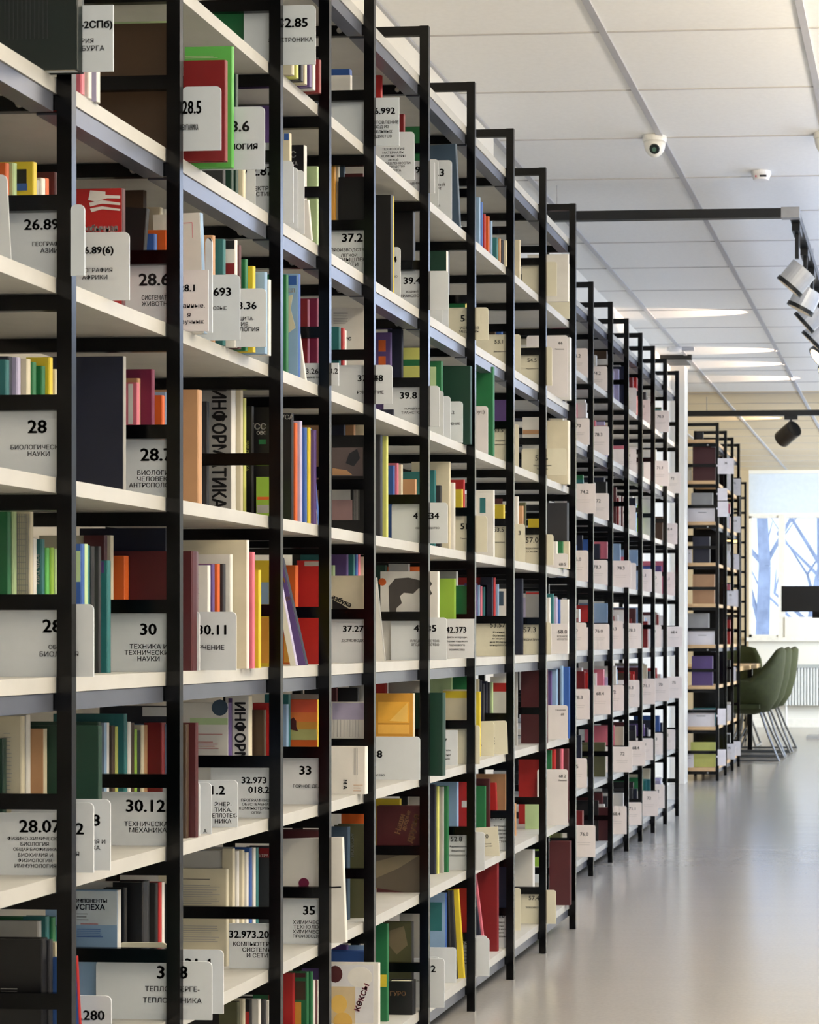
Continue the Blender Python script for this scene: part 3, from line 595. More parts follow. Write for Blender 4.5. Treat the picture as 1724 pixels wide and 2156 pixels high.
# ---- gap 5 (791-883)
B(5,2, 788,802, 158, -.10, 'rd', t=.012, wid=.03)
K(5,2, 840, 205, ('y',296), [('36.992',805,233,13)]+LN(800,257,10,7,'ПРИГОТОВЛЕНИЕ','БЛЮД ИЗ','ОТДЕЛЬНЫХ','ПРОДУКТОВ'), square=True, tone=3)
K(5,2, 872, 277, ('y',378), [('37.1',812,290,8)]+LN(828,313,7.5,5,'ТЕХНОЛОГИЯ','МАТЕРИАЛЫ','КОМПЬЮТЕРЫ','ЛЕГКОЙ','ПРОМЫШЛЕННОСТИ','ПРОИЗВОДСТВО','ТЕХНИКА'))
ST(5,2, .03, [(840,850,240,'dr'),(850,888,266,'gr',dict(wid=.05))], step=.03)
K(5,2, 915, 338, .03, [('39.9',882,357,14),('АВИАЦИЯ',880,386,6)])
B(5,3, 786,823, 410, -.15, 'bk', t=.02, wid=.08); B(5,3, 797,827, 412, -.10, 'cr', t=.008, wid=.06, sp='yl')
B(5,3, 820,870, 440, .04, 'bk', t=.02, wid=.08)
K(5,3, 843, 520, -.06, [('38.4',820,546,12),('ХОЗ-ВО',824,582,5)]); K(5,3, 944, 570, .05, [('39.4',868,590,14)]+LN(868,613,9,6,'ВОДНЫЙ','ТРАНСПОРТ'))
ST(5,4, .03, [(790,822,700,'pu',dict(wid=.06,art=[('r',797,716,812,740,'og'),('r',797,750,812,768,'og')])),(822,846,693,'nv'),(846,886,732,'ll',dict(wid=.05,art=[('r',847,757,884,770,'gr')]))], step=.025)
K(5,4, 975-50, 812, .04, [('39.8',860,832,14)]+LN(870,860,8,6,'ГОРОДСКОЙ','ТРАНСПОРТ'))
B(5,4, 800,827, 862, -.1, 'nv', t=.006, wid=.05)
B(5,5, 786,801, 915, -.16, 'dk', t=.018, wid=.1, note='tall'); B(5,5, 795,814, 918, -.13, 'll', t=.012, wid=.1, sp='ll', note='tall')
ST(5,5, .03, [(812,828,980,'bl',dict(wid=.03)),(828,836,975,'pk'),(836,845,978,'cr'),(845,874,1009,'tn',dict(wid=.04)),(874,886,1000,'tl')], step=.015)
B(5,5, 840,888, 993, .12, 'tl', t=.02, wid=.07)
K(5,5, 942, 1058, .03, [('41.434',897,1086,13),('ОВОЩЕВОДСТВО',900,1112,5)])
B(5,6, 786,922, 1203, .02, 'wh', t=.012, wid=.14, note='portrait-covered', art=[('p',[(805+8*math.cos(a/8*math.pi),1225+8*math.sin(a/8*math.pi)) for a in range(16)],'og'),('p',[(820,1290),(818,1235),(832,1218),(860,1216),(885,1222),(893,1232),(880,1240),(870,1250),(850,1248),(842,1255),(846,1270),(835,1280),(832,1298)],(70,66,64)),('p',[(892,1222),(902,1218),(910,1230),(904,1236)],(60,58,56)),('p',[(892,1240),(904,1238),(910,1250),(902,1256)],(60,58,56))])
ST(5,6, .10, [(790,812,1190,'dg'),(812,860,1187,'gy',dict(wid=.05)),(860,888,1193,'og')], step=.02)
B(5,6, 786,810, 1215, -.12, 'wh', t=.006, wid=.03, sp='gy', ry=-6, note='leaning')
K(5,6, 940, 1300, .04, [('42.35',895,1323,14)]+LN(895,1350,8,6,'ПЛОДОВОДСТВО.','ЯГОДОВОДСТВО'))
B(5,7, 785,870, 1460, -.03, 'am', t=.014, wid=.1, sp='cr', art=[('r',796,1478,862,1522,(236,178,70)),('p',[(820,1518),(858,1480),(858,1520)],(240,196,104)),('r',796,1526,862,1545,(240,186,88))])
K(5,7, 884, 1551, -.075, [('38',794,1588,15),('СЕЛЬСКОЕ',780,1612,6),('ХОЗЯЙСТВО',790,1632,6)], wid=.13)
ST(5,7, .05, [(790,812,1430,'rd'),(812,886,1434,'gy',dict(wid=.08))], step=.02)
B(5,7, 860,932, 1459, .03, 'dg', t=.03, wid=.08)
B(5,8, 786,888, 1697, .02, 'mr', t=.02, wid=.11, note='picture-covered', art=[('t','Наши',842,1735,12,'tn',-1.3),('t','добрые',856,1728,11,'tn',-1.3),('t','друзья',872,1745,14,'tn',-1.3),('p',[(791,1800),(884,1798),(884,1880),(860,1880),(791,1870)],(86,78,66)),('p',[(791,1815),(845,1800),(884,1800),(840,1828),(791,1850)],(122,112,90))])
ST(5,8, .08, [(790,842,1682,'yl',dict(wid=.07)),(864,886,1674,'gy',dict(wid=.03))], step=.03)
B(5,9, 788,815, 1945, -.12, 'gr', t=.014, wid=.05, art=[('r',797,2052,814,2078,'yl')])
B(5,9, 813,867, 1942, .02, 'ol', t=.02, wid=.07, sp='bk', art=[('p',[(820,1960),(850,1950),(858,1990),(835,2010),(818,1990)],(120,108,84))])
B(5,9, 812,869, 2066, -.04, 'bk', t=.03, wid=.06, art=[('t','ГУРО',838,2092,10,'tn')])
ST(5,9, .07, [(850,884,1918,'gy',dict(wid=.05,sp='og'))])
K(5,9, 905, 2005, .09, (), keep=True); K(5,9, 935, 2018, .05, [('38.92',894,2040,14),('ПТИЦЕВОДСТВО',882,2066,5)], keep=True)
# ---- gap 6 (905-984)
B(6,2, 860,968, 302, .0-.06, 'sl', t=.014, wid=.12, ry=-3, sp='sl', note='leaning')
K(6,2, 905+17, 335, -.18, ()); K(6,2, 951, 337, -.15, [('75.3',916,363,15),('ЛЫЖНЫЙ',918,388,7),('СПОРТ',916,397,6),('людей',916,433,6)], tone=0)
B(6,3, 880,941, 470, .02, 'dk', t=.03, wid=.07); B(6,3, 905,940, 528, .0-.06, 'dg', t=.02, wid=.06, sp='wh')
K(6,3, 932, 576, -.16, ()); K(6,3, 944, 583, -.12, [('39.6',905,603,12),('ШАХ',910,625,6)])
B(6,3, 945,980, 637, .05, 'gr', t=.02, wid=.05, sp='yl')
K(6,3, 1028, 647, .02, [('51.1',985,670,13)]+LN(988,690,8,6,'ИСТОРИЯ','МЕДИЦИНЫ'), tone=1)
B(6,4, 900,929, 760, -.1, 'gr', t=.016, wid=.05, art=[('r',906,772,918,829,'lg')])
B(6,4, 925,990, 770, -.03, 'dg', t=.022, wid=.09)
K(6,4, 933, 822, -.17, LN(905,866,10,5,'ТОВАРЫ','ПРОДУКТЫ')); K(6,4, 948, 834, -.13, ()); K(6,4, 974, 845, -.07, [('51.2',948,868,7),('ЛЕЧЕНИЕ',952,892,5)], seen='with faint small print')
ST(6,5, -.05, [(895,915,990,'tl',dict(wid=.04)),(915,927,1022,'dk',dict(wid=.03)),(927,946,972,'cr',dict(wid=.1)),(946,956,1016,'wh')], step=.015)
ST(6,5, .05, [(956,972,1030,'yl',dict(wid=.02)),(972,976,1010,'rd'),(976,986,1040,'gy')])
K(6,5, 1025, 1086, .03, [('51.2',985,1108,12),('Санитария',980,1134,4)], tone=1)
ST(6,6, -.04, [(895,923,1204,'wh',dict(wid=.05)),(923,957,1218,'lm',dict(wid=.06)),(957,986,1233,'gr',dict(wid=.04))], step=.03)
B(6,6, 895,961, 1203, .07, 'gy', t=.02, wid=.08)
K(6,6, 998, 1303, -.03, [('42.373',960,1326,12)]+LN(962,1342,8.5,5,'Цветы и породы.','Охрана садового','паркового','хозяйства'), square=True, tone=0, wid=.075)
B(6,7, 895,931, 1459, -.04, 'dg', t=.02, wid=.06)
B(6,7, 925,987, 1452, .02, 'cr', t=.02, wid=.07, art=[('r',931,1455,984,1470,'yl')])
ST(6,7, .07, [(895,950,1425,'lg',dict(wid=.06)),(950,986,1418,'gr',dict(wid=.05))], step=.02)
K(6,7, 926, 1541, -.16, [('К.',915,1588,6)]); K(6,7, 963, 1537, -.04, [('41.7',925,1561,12)]+LN(935,1580,9,5,'Вредители,','болезни','растений'), tone=0, square=True); K(6,7, 1010, 1527, .02, (), tone=1)
B(6,8, 890,962, 1640, .04, 'lb', t=.02, wid=.09); ST(6,8, .0-.08, [(900,916,1652,'nv'),(916,922,1656,'ll'),(922,932,1657,'gy'),(932,942,1655,'gr')], step=.015)
B(6,8, 962,987, 1640, .07, 'rd', t=.02, wid=.03, art=[('r',972,1686,984,1700,'wh')])
K(6,8, 1020, 1752, .03, [('52.8',961,1767,10)]+LN(965,1783,9,5,'Фармакология','Рецептура','Токсикология'), tone=0)
B(6,9, 895,938, 1880, -.06, 'lb', t=.01, wid=.07, sp='bl', art=[('r',900,1900,930,1960,'tl')])
ST(6,9, -.04, [(938,950,1876,'bk',dict(wid=.04,ry=-2)),(950,962,1875,'dk',dict(ry=-3)),(962,977,1872,'yl',dict(wid=.03,ry=-4))], step=.012)
B(6,9, 965,987, 1868, .03, 'rd', t=.02, wid=.04)
K(6,9, 960, 1995, -.08, ()); K(6,9, 925, 2015, -.16, ()); K(6,9, 1030, 1975, .02, [('53',978,1985,10)]+LN(983,1999,7.5,4,'Общая','клиника','болезней','Семиотика','диагностика'), tone=0)
# ---- gap 7 (1003-1064)
ST(7,2, -.10, [(995,1009,415,'lb'),(1009,1014,425,'bl'),(1014,1020,450,'rd'),(1020,1028,455,'og'),(1028,1034,465,'lb'),(1034,1046,500,'tl'),(1046,1052,502,'tn'),(1052,1058,505,'nv'),(1058,1066,506,'cr')], step=.012)
K(7,3, 1080, 704, .03, [('53.1',1050,719,8),('Диагностика',1052,740,3.5)], tone=1); ST(7,3, .05, [(1030,1042,698,'br'),(1042,1056,697,'bl'),(1056,1066,698,'dk')])
B(7,4, 995,1038, 772, -.16, 'gr', t=.02, wid=.06, sp='gr', note='tall'); K(7,4, 1027, 855, -.20, [('53.5(рус)',1000,868,9)], tone=2, wid=.07)
K(7,4, 1080, 896, .02, [('53.5',1050,906,8)]+LN(1053,928,8,4,'Хирургия','Травматология'), tone=1); B(7,4, 1040,1068, 842, .06, 'pu', t=.03, wid=.05)
B(7,5, 995,1039, 1032, -.02-.05, 'wh', t=.012, wid=.07, art=[('r',1010,1048,1022,1080,'tl')]); B(7,5, 1040,1060, 1062, .03, 'yl', t=.02, wid=.03, art=[('r',1040,1050,1058,1061,'mr')])
K(7,5, 1080, 1098, .02, [('53.5',1050,1115,9),('Психиатрия',1050,1142,4)], tone=1)
ST(7,6, .02, [(998,1003,1228,'pu'),(1003,1008,1232,'lb'),(1008,1013,1234,'pk'),(1013,1019,1236,'tl'),(1019,1025,1232,'lb')], step=.01)
ST(7,6, .06, [(1025,1036,1215,'nv'),(1036,1041,1216,'rd'),(1041,1048,1230,'lb'),(1048,1066,1240,'wh',dict(wid=.03,art=[('r',1050,1245,1060,1275,'sl')]))], step=.012)
K(7,6, 1080, 1303, .03, [('53.57',1048,1316,10)]+LN(1050,1331,7,4.5,'Кожные','болезни','инфекцион-','ные болезни','венерология'), tone=1)
ST(7,7, -.03, [(1000,1007,1430,'cr'),(1007,1012,1432,'nv'),(1012,1018,1440,'dk'),(1018,1024,1434,'nv'),(1024,1030,1437,'dk'),(1030,1036,1436,'lg')], step=.012)
B(7,7, 1028,1068, 1425, .05, 'wh', t=.02, wid=.05, art=[('r',1034,1438,1066,1456,'rd')]); B(7,7, 995,1010, 1456, -.14, 'yl', t=.008, wid=.02)
K(7,7, 1069, 1517, -.02, LN(1040,1553,6,4,'48','51','64'), tone=1, seen='with small stacked numbers', ry=-2); K(7,7, 1040, 1520, -.10, [('А',1012,1568,5)], tone=1)
ST(7,8, -.03, [(1000,1021,1655,'gr',dict(wid=.03)),(1021,1030,1640,'mr'),(1030,1048,1648,'rd',dict(wid=.03,ry=-2)),(1048,1064,1630,'tn')], step=.02)
K(7,8, 1080, 1712, .03, [('54.1/57',1045,1722,9)]+LN(1054,1740,8,4.5,'Внутренние','болезни','терапия','разных','систем'), tone=0); K(7,8, 1052, 1740, -.12, [('53.0',1020,1759,9)]+LN(1022,1775,5,3.5,'Общая терапия','и общие методы'), tone=1, square=True, ry=-4)
B(7,9, 1000,1047, 1815, .0-.05, 'dr', t=.02, wid=.06); B(7,9, 1000,1022, 1840, -.10, 'pk', t=.006, wid=.02, sp='pk', ry=-7); B(7,9, 1000,1016, 1845, -.12, 'nv', t=.006, wid=.02, ry=-7)
B(7,9, 1045,1066, 1812, .05, 'nv', t=.02, wid=.03); K(7,9, 1080, 1918, .03, [('54.10',1048,1928,9)]+LN(1050,1942,7.5,4,'Внутренние','болезни','отдельных','органов','системы'), tone=0); K(7,9, 1025, 1970, -.14, ())
# ---- gap 8 (1082-1135)
K(8,2, 1172, 551, .02, (), tone=1, wid=.11); B(8,2, 1078,1094, 505, -.1, 'cr', t=.01, wid=.03); B(8,2, 1086,1196, 535, .10, 'wh', t=.012, wid=.13)
K(8,3, 1096, 704, -.15, (), tone=1); K(8,3, 1162, 730, .03, [('54.5',1120,758,8),('Эндокринология',1120,776,3)], tone=1)
K(8,4, 1092, 893, -.15, (), tone=1); B(8,4, 1088,1140, 878, .03, 'wh', t=.04, wid=.06, art=[('r',1089,905,1136,914,'tn')])
K(8,4, 1192, 944, .05, [('53.6',1140,964,11)]+LN(1142,980,7,4,'Методы лечения','больных','уход','ПРИЁМЫ'), tone=1, wid=.14)
K(8,5, 1105, 1103, -.10, [('3',1094,1122,9)], tone=1); K(8,5, 1165, 1125, .03, [('57.0',1120,1137,11)]+LN(1120,1155,6,4,'ПЕДИАТРИЯ.','ОСНОВЫ'), tone=1)
ST(8,5, -.02, [(1082,1090,1045,'wh'),(1090,1100,1065,'tn'),(1100,1106,1058,'ol')]); B(8,5, 1108,1138, 1092, .03, 'yl', t=.03, wid=.04)
B(8,6, 1076,1099, 1218, -.03, 'nv', t=.02, wid=.05); B(8,6, 1100,1140, 1245, .03, 'gy', t=.02, wid=.05, art=[('r',1101,1247,1136,1251,'rd')])
K(8,6, 1160, 1310, .03, [('57.3',1115,1326,11),('ПЕДИАТРИЯ',1118,1347,5)], tone=1)
B(8,7, 1084,1150, 1408, .05, 'mr', t=.03, wid=.08, note='wide'); B(8,7, 1078,1088, 1412, -.05, 'gy', t=.01, wid=.03)
B(8,8, 1090,1138, 1700-8, .15, 'lg', t=.03, wid=.05); B(8,8, 1078,1085, 1692, -.04, 'tn', t=.01, wid=.02)
K(8,9, 1170, 1874, .05, [('57.4',1124,1891,9),('ТОКСИКОЗЫ',1124,1911,4)], tone=1, wid=.14)
B(8,9, 1078,1122, 1782, .10, 'wh', t=.03, wid=.06); K(8,9, 1096, 1870, -.12, (), tone=1)
# ---- gap 9 (1150-1196)
K(9,2, 1199, 553, -.05, [('65.1',1158,573,9)]+LN(1160,592,6,4,'Экономика','стран','региональная','в целом'), tone=1, wid=.115)
B(9,3, 1150,1200, 710, .06, 'wh', t=.03, wid=.08); K(9,3, 1195, 706, .08, [('66',1180,722,6),('Политика',1178,735,3)], tone=2, seen='with tiny print')
B(9,4, 1150,1196, 885, .05, 'cr', t=.04, wid=.07); ST(9,3, .0-.12, [(1160,1168,822,'cr'),(1168,1178,826,'am'),(1178,1188,834,'nv')])
B(9,5, 1150,1194, 1058, .06, 'dk', t=.03, wid=.07); ST(9,5, .02, [(1150,1160,1142,'gy'),(1160,1172,1140,'wh'),(1172,1184,1140,'gr'),(1184,1198,1140,'cr')])
K(9,5, 1195, 1165, .02, [('60.5',1184,1188,6)], tone=2)
ST(9,6, .02, [(1150,1157,1258,'wh'),(1157,1164,1250,'tl'),(1164,1172,1258,'lv'),(1172,1178,1262,'bl'),(1178,1196,1262,'wh',dict(wid=.04))], step=.01)
K(9,6, 1195, 1313, .03, [('68.0',1184,1330,8)]+LN(1184,1340,6,4,'ВОЕННОЕ','ИСКУССТВО'), tone=2, wid=.11)
ST(9,7, .02, [(1150,1160,1412,'pu'),(1160,1172,1403,'lb'),(1172,1178,1408,'nv'),(1178,1184,1402,'lb'),(1184,1198,1404,'bl')], step=.01)
K(9,7, 1195, 1485, .06, [('Геодезия',1180,1495,4),('68',1184,1504,5)], tone=2, wid=.11, seen='with small grey print')
ST(9,8, .02, [(1150,1160,1580,'gr'),(1160,1168,1578,'rd'),(1168,1178,1577,'mr'),(1178,1184,1577,'pk'),(1184,1196,1577,'mr')], step=.01)
K(9,8, 1195, 1620, .06, [('68.2',1184,1634,6),('Химия',1184,1643,4)], tone=2, wid=.1)
B(9,8, 1096,1196, 1690, -.02, 'ol', t=.08, wid=.13)
B(9,9, 1150,1200, 1772, .10, 'mr', t=.03, wid=.07)

# ---- the second row: books and cards, and the small end unit
def far_row(Ws, Ys, D, rowname, rnd, warm, nmax=5, i0=1):
    global BOOKN
    for i in range(i0, len(Ys)-1):
        L = Ys[i+1]-Ys[i]
        for s in range(1, 10):
            z0 = SH[s-1]
            if s == 1: continue
            y = Ys[i]+.035; first = True
            dense = rnd.random() < .9
            nb = rnd.randint(2, nmax) if dense else 1
            hues = [['nv','bl','lb','pu','wh'],['rd','mr','dr','br','wh'],['gr','tl','ol','wh','lm'],['wh','cr','lv','pk','nv'],['dk','bk','nv','mr','wh']][rnd.randint(0,4)]
            if s in (5,): hues = ['nv','pu','pk','lb','bl']
            if s in (6,): hues = ['mr','dr','rd','lb','wh']
            for b in range(nb):
                t = rnd.uniform(.018, .034); h = rnd.uniform(.13, .205); col = rnd.choice(hues); nm, rgb = PAL[col]
                X = -Ws-.03-rnd.uniform(0, .04)*(D > .25)-(.03 if b == 0 and D > .25 else 0); w_ = rnd.uniform(.12, .16)
                if BOOKN < 299:
                    o = book_mesh(w_, t, h, rgb, rgb).build('book', [mat(rgb, .42, noise=.07, scale=14)]*2, None, (X, y, z0))
                    MB().box(-w_+.003, -.005, .0023, t-.0023, .002, h-.003).build('pages', m_page, o)
                    BOOKN += 1
                    reg(o, '%s book' % nm, '%s shelf, %s bay of the %s' % (ORD[s-1], ON[i-i0], rowname), y, 'book', 'books on the '+rowname)
                else:
                    k = len(OVERM)
                    m_ = mat(rgb, .42, noise=.07, scale=14)
                    if m_ not in OVERM: OVERM.append(m_)
                    OVER.box(X-w_, X, y, y+t, z0, z0+h, OVERM.index(m_))
                y += t+.001
            if rnd.random() < .85:
                yk = Ys[i+1]-.05-rnd.uniform(0, .05); h = rnd.uniform(.105, .13); X = -Ws+rnd.uniform(-.02, .03); wd2 = .13
                yk = min(max(yk, y+.01), Ys[i+1]-.008)
                r = .008; pts = [(-wd2, 0), (0, 0)]+[(-r+r*math.cos(a), h-r+r*math.sin(a)) for a in [j*math.pi/8 for j in range(5)]]+[(-wd2, h)]
                tone = (236,226,222) if warm else (226,226,230)
                o = MB().prism(pts, 0, .0022).build('divider_card', mat(tone, .45, noise=.02), None, (X, yk, z0))
                letter(o, rnd.choice(['68.4','70','71.1','72','74.2','75','76.0','78.3']), -.045, h*.72, .014, m_ink)
                MB().box(-.075, -.02, -.0007, .0003, h*.45, h*.455).box(-.07, -.024, -.0007, .0003, h*.38, h*.385).build('print_lines', mat((110,108,110), .6), o)
                reg(o, 'pinkish white divider card', '%s shelf, %s bay of the %s' % (ORD[s-1], ON[i-i0], rowname), yk, 'divider card', 'divider cards on the '+rowname)
far_row(1.386, YB, .33, 'set-back row', random.Random(11), True)
far_row(1.452, YC, .20, 'small end unit', random.Random(5), False, 3, 1)
def endbook(s_, xa, xb, ya, yb, col, name='book', cat='book'):
    Y = YC[0]+.06; x0, x1 = Xat(xa, Y), Xat(xb, Y); z0 = SH[s_-1]+.0005; h = (yb-ya)/ppm(x0, Y)
    nm, rgb = PAL[col]
    if name == 'book':
        o = book_mesh(x1-x0, .03, h, rgb, rgb).build('book', [mat(rgb, .42, noise=.07, scale=14)]*2, None, (x1, Y, z0))
        MB().box(-(x1-x0)+.003, -.005, .0023, .0277, .002, h-.003).build('pages', m_page, o)
        reg(o, '%s book facing out' % nm, '%s shelf of the small end unit' % ORD[s_-1], xa, 'book', 'books on the small end unit')
    else:
        o = MB().box(-(x1-x0), 0, -.045, -.043, 0, h).build('divider_card', mat((216,212,214), .45, noise=.02), None, (x1, Y, z0))
        MB().box(-(x1-x0)*.6, -(x1-x0)*.3, -.0458, -.044, h*.6, h*.63).build('print_line', m_ink, o)
        reg(o, 'pinkish white card', '%s shelf of the small end unit' % ORD[s_-1], xa, 'divider card', 'divider cards on the small end unit')
for q in [(1,1466,1480,890,908,'bk'),(2,1458,1506,924,1000,'mr'),(2,1447,1455,965,1000,'cr'),(3,1455,1500,1022,1084,'gy'),(3,1448,1506,1052,1084,'wh','card'),(4,1458,1494,1116,1172,'nv'),(4,1448,1458,1140,1172,'wh','card'),
 (5,1458,1504,1200,1262,'tn'),(6,1446,1492,1284,1350,'gy'),(6,1448,1506,1318,1350,'lv','card'),(7,1456,1500,1376,1438,'pu'),(8,1458,1506,1462,1500,'tl'),(8,1442,1506,1490,1526,'wh','card'),(9,1454,1506,1560,1612,'ll'),(9,1442,1462,1580,1612,'wh','card')]:
    endbook(q[0], q[1], q[2], q[3], q[4], q[5], *(['divider_card'] if len(q) > 6 else []))
# things standing beside the small end unit's first frame, facing the aisle
if OVER.v:
    tag(OVER.build('books', OVERM or [m_page]), 'remaining small distant books on the back shelving', 'books', kind='stuff')

# final, unique labels
from collections import defaultdict
grp = defaultdict(list)
for r in REG: grp[(r[1], r[2])].append(r)
for (pre, post), rs in grp.items():
    rs.sort(key=lambda r: r[3])
    for i, r in enumerate(rs):
        if len(rs) == 1: lab = '%s, %s' % (pre, post)
        elif i == 0: lab = 'leftmost %s, %s' % (pre, post)
        elif i == len(rs)-1: lab = 'rightmost %s, %s' % (pre, post)
        else: lab = '%s %s from left, %s' % (ON[i], pre, post)
        tag(r[0], lab, r[4], r[5])

# ------------------------------------------------------------------ ceiling fittings
def dome_camera(px, py, Y, label):
    X = Xat(px, Y); t = empty('dome_camera', (X, Y, CEIL)); tag(t, label, 'security camera', 'dome cameras on the ceiling')
    mw = mat((232,230,222), .4, key='camera_housing')
    MB().lathe([(.044,-.0005),(.044,-.012),(.041,-.02)]).build('base', mw, t, smooth=False)
    pr = [(.040*math.cos(a), -.02-.055*math.sin(a)) for a in [j*math.pi/2/8 for j in range(8)]]
    MB().lathe(pr).build('housing', mw, t, smooth=True)
    b = MB().tube((0,0,0), (0,-.006,-.003), .019, .017, 20).build('lens', mat((30,38,36), .15, key='lens_black'), t, (.004, -.030, -.052))
    MB().tube((0,-.006,-.003), (0,-.009,-.0045), .008, .008, 14).build('lens_glass', mat((80,110,95), .1, key='lens_glass'), b)
dome_camera(1378, 300, 6.79, 'white dome camera with dark lens on ceiling above the shelves')
dome_camera(1738, 300, 6.79, 'white dome camera cut off by the right picture edge')
Yd = 7.33; t = empty('smoke_detector', (Xat(1602, Yd), Yd, CEIL)); tag(t, 'small white smoke detector on ceiling near the black track', 'smoke detector')
mw = mat((226,224,222), .5, key='detector_plastic')
MB().lathe([(.039,-.0005),(.039,-.012),(.034,-.02),(.030,-.034),(.012,-.036)]).build('body', mw, t)
MB().box(-.002, .024, -.037, -.030, -.027, -.021).build('slot', m_ink, t); MB().box(-.020, -.014, -.036, -.030, -.028, -.022).build('indicator_light', mat((170,50,70), .4), t)
Yd = 11.75; t = empty('ceiling_sensor', (Xat(1421, Yd), Yd, CEIL)); tag(t, 'tiny white sensor on the far ceiling between bright pools', 'sensor')
MB().lathe([(.05,-.0005),(.05,-.02),(.03,-.03)]).build('body', mw, t); MB().box(.03, .12, -.02, .02, -.022, -.001).build('bracket', m_tbar, t)

m_track = mat((14,15,16), .35, key='track_black'); m_conn = mat((150,150,150), .4, key='grey_connector'); m_silv = mat((196,198,200), .3, .35, key='silver_lamp')
ZT = 2.655
t = empty('light_track', (0, 7.5, ZT)); tag(t, 'long black L-shaped light track hanging above the aisle', 'light track')
xe = Xat(1645, 7.5); xc_ = Xat(1668, 7.5)
MB().box(-1.72, xe, -.018, .018, -.018, .018).build('cross_rail', m_track, t)
MB().box(xe, xc_+.03, -.022, .022, -.021, .021).build('corner_connector', m_conn, t)
MB().box(xc_-.012, xc_+.026, .022, 5.0, -.018, .018).build('aisle_rail', m_track, t)
for x, y in ((-1.5, 0), (xc_, 1.3), (xc_, 3.2), (xc_, 4.8)): MB().tube((x, y, .018), (x, y, CEIL-ZT), .0025, .0025, 6).build('hanger_rod', mat((175,175,178), .4), t)
lit = {4, 5, 6}
for i, (Y, ax) in enumerate([(7.66,-.80),(8.15,-1.3),(8.58,-.62),(9.08,-.7),(9.66,-.6),(10.36,-.45),(11.3,-.4)]):
    o = empty('track_spotlight', (xc_+.007, Y, ZT-.019))
    lab = ['nearest silver track spotlight with black rim','second silver track spotlight, tilted towards the shelves','third silver track spotlight, small gleam on rim','fourth silver track spotlight down the rail','fifth silver track spotlight, partly beyond picture edge','sixth track spotlight with bright lit lens','farthest lit track spotlight at right picture edge'][i]
    tag(o, lab, 'spotlight', 'silver spotlights on the black track')
    MB().box(-.016, .016, -.07, .07, -.03, 0).build('adapter', m_track, o)
    MB().box(-.008, .008, -.01, .01, -.13, -.03).build('arm', m_track, o)
    c = Vector((.0, 0, -.205)); d = Vector((-.68, .03 if i < 4 else -.3, ax)).normalized()
    p = c - d*.045; q = c + d*.038; e = q + d*.016
    MB().tube(p, q, .058, .058, 28).build('lamp_housing', m_silv, o)
    MB().tube(q, e, .062, .062, 28).build('rim', m_track, o)
    MB().tube(e, e+d*.001, .050, .050, 24).build('lens', mat((255,225,180), .3, emit=6 if i in lit else 0, key='lamp_lens'), o)
    if i in (4, 5, 6):
        sp = bpy.data.lights.new('spot_beam', 'SPOT'); sp.energy = 55; sp.color = (1, .80, .58); sp.spot_size = math.radians(60); sp.spot_blend = .4; sp.shadow_soft_size = .04
        so = bpy.data.objects.new('spot_beam', sp); C.objects.link(so); so.parent = o; so.location = e+d*.01
        so.rotation_euler = d.to_track_quat('-Z', 'Y').to_euler()
# added spots without fixtures, casting the warm pools on the ceiling
for Y, px in ((10.5, 1580), (11.9, 1640), (12.5, 1655), (13.2, 1690), (15.6, 1650)):
    sp = bpy.data.lights.new('spot_beam', 'SPOT'); sp.energy = 42; sp.color = (1, .72, .48); sp.spot_size = math.radians(36); sp.spot_blend = .4; sp.shadow_soft_size = .01
    so = bpy.data.objects.new('spot_beam', sp); C.objects.link(so); so.location = (Xat(px, Y)+.15, Y, CEIL-.12)
    so.rotation_euler = Vector((-1, 0, .32)).to_track_quat('-Z', 'Y').to_euler()
# far cross track and its spotlight
YT = 14.2; t = empty('light_track', (0, YT, 2.655)); tag(t, 'far black light track running across the whole aisle', 'light track')
MB().box(-1.95, 2.5, -.02, .02, -.02, .02).build('cross_rail', m_track, t)
for x in (-1.7, -.3, 1.2): MB().tube((x, 0, .02), (x, 0, CEIL-2.655), .003, .003, 6).build('hanger_rod', m_conn, t)
o = empty('track_spotlight', (Xat(1665, YT), YT, 2.635)); tag(o, 'black cylindrical spotlight hanging from the far track', 'spotlight')
MB().box(-.05, .05, -.016, .016, -.03, 0).build('adapter', m_track, o); MB().box(-.008, .008, -.008, .008, -.09, -.03).build('arm', m_track, o)
c = Vector((-.02, 0, -.135)); d = Vector((.62, -.62, .42)).normalized()
MB().tube(c-d*.085, c+d*.075, .066, .066, 28).build('lamp_housing', mat((60,56,52), .4, .3, key='dark_lamp'), o)
MB().tube(c+d*.075, c+d*.078, .060, .060, 28).build('lens', mat((8,8,9), .2, key='dark_lens'), o)
Y0 = 12.3; t = empty('ceiling_recess', (0, Y0, CEIL)); tag(t, 'dark slotted ceiling grille above the end of the second row', 'grille')
MB().box(-2.4, Xat(1445, Y0), -.16, .22, -.004, -.0005).build('panel', mat((70,74,78), .5), t); MB().box(-2.4, Xat(1455, 12.05), -.24, -.20, -.03, -.0005).build('edge_rail', m_track, t)

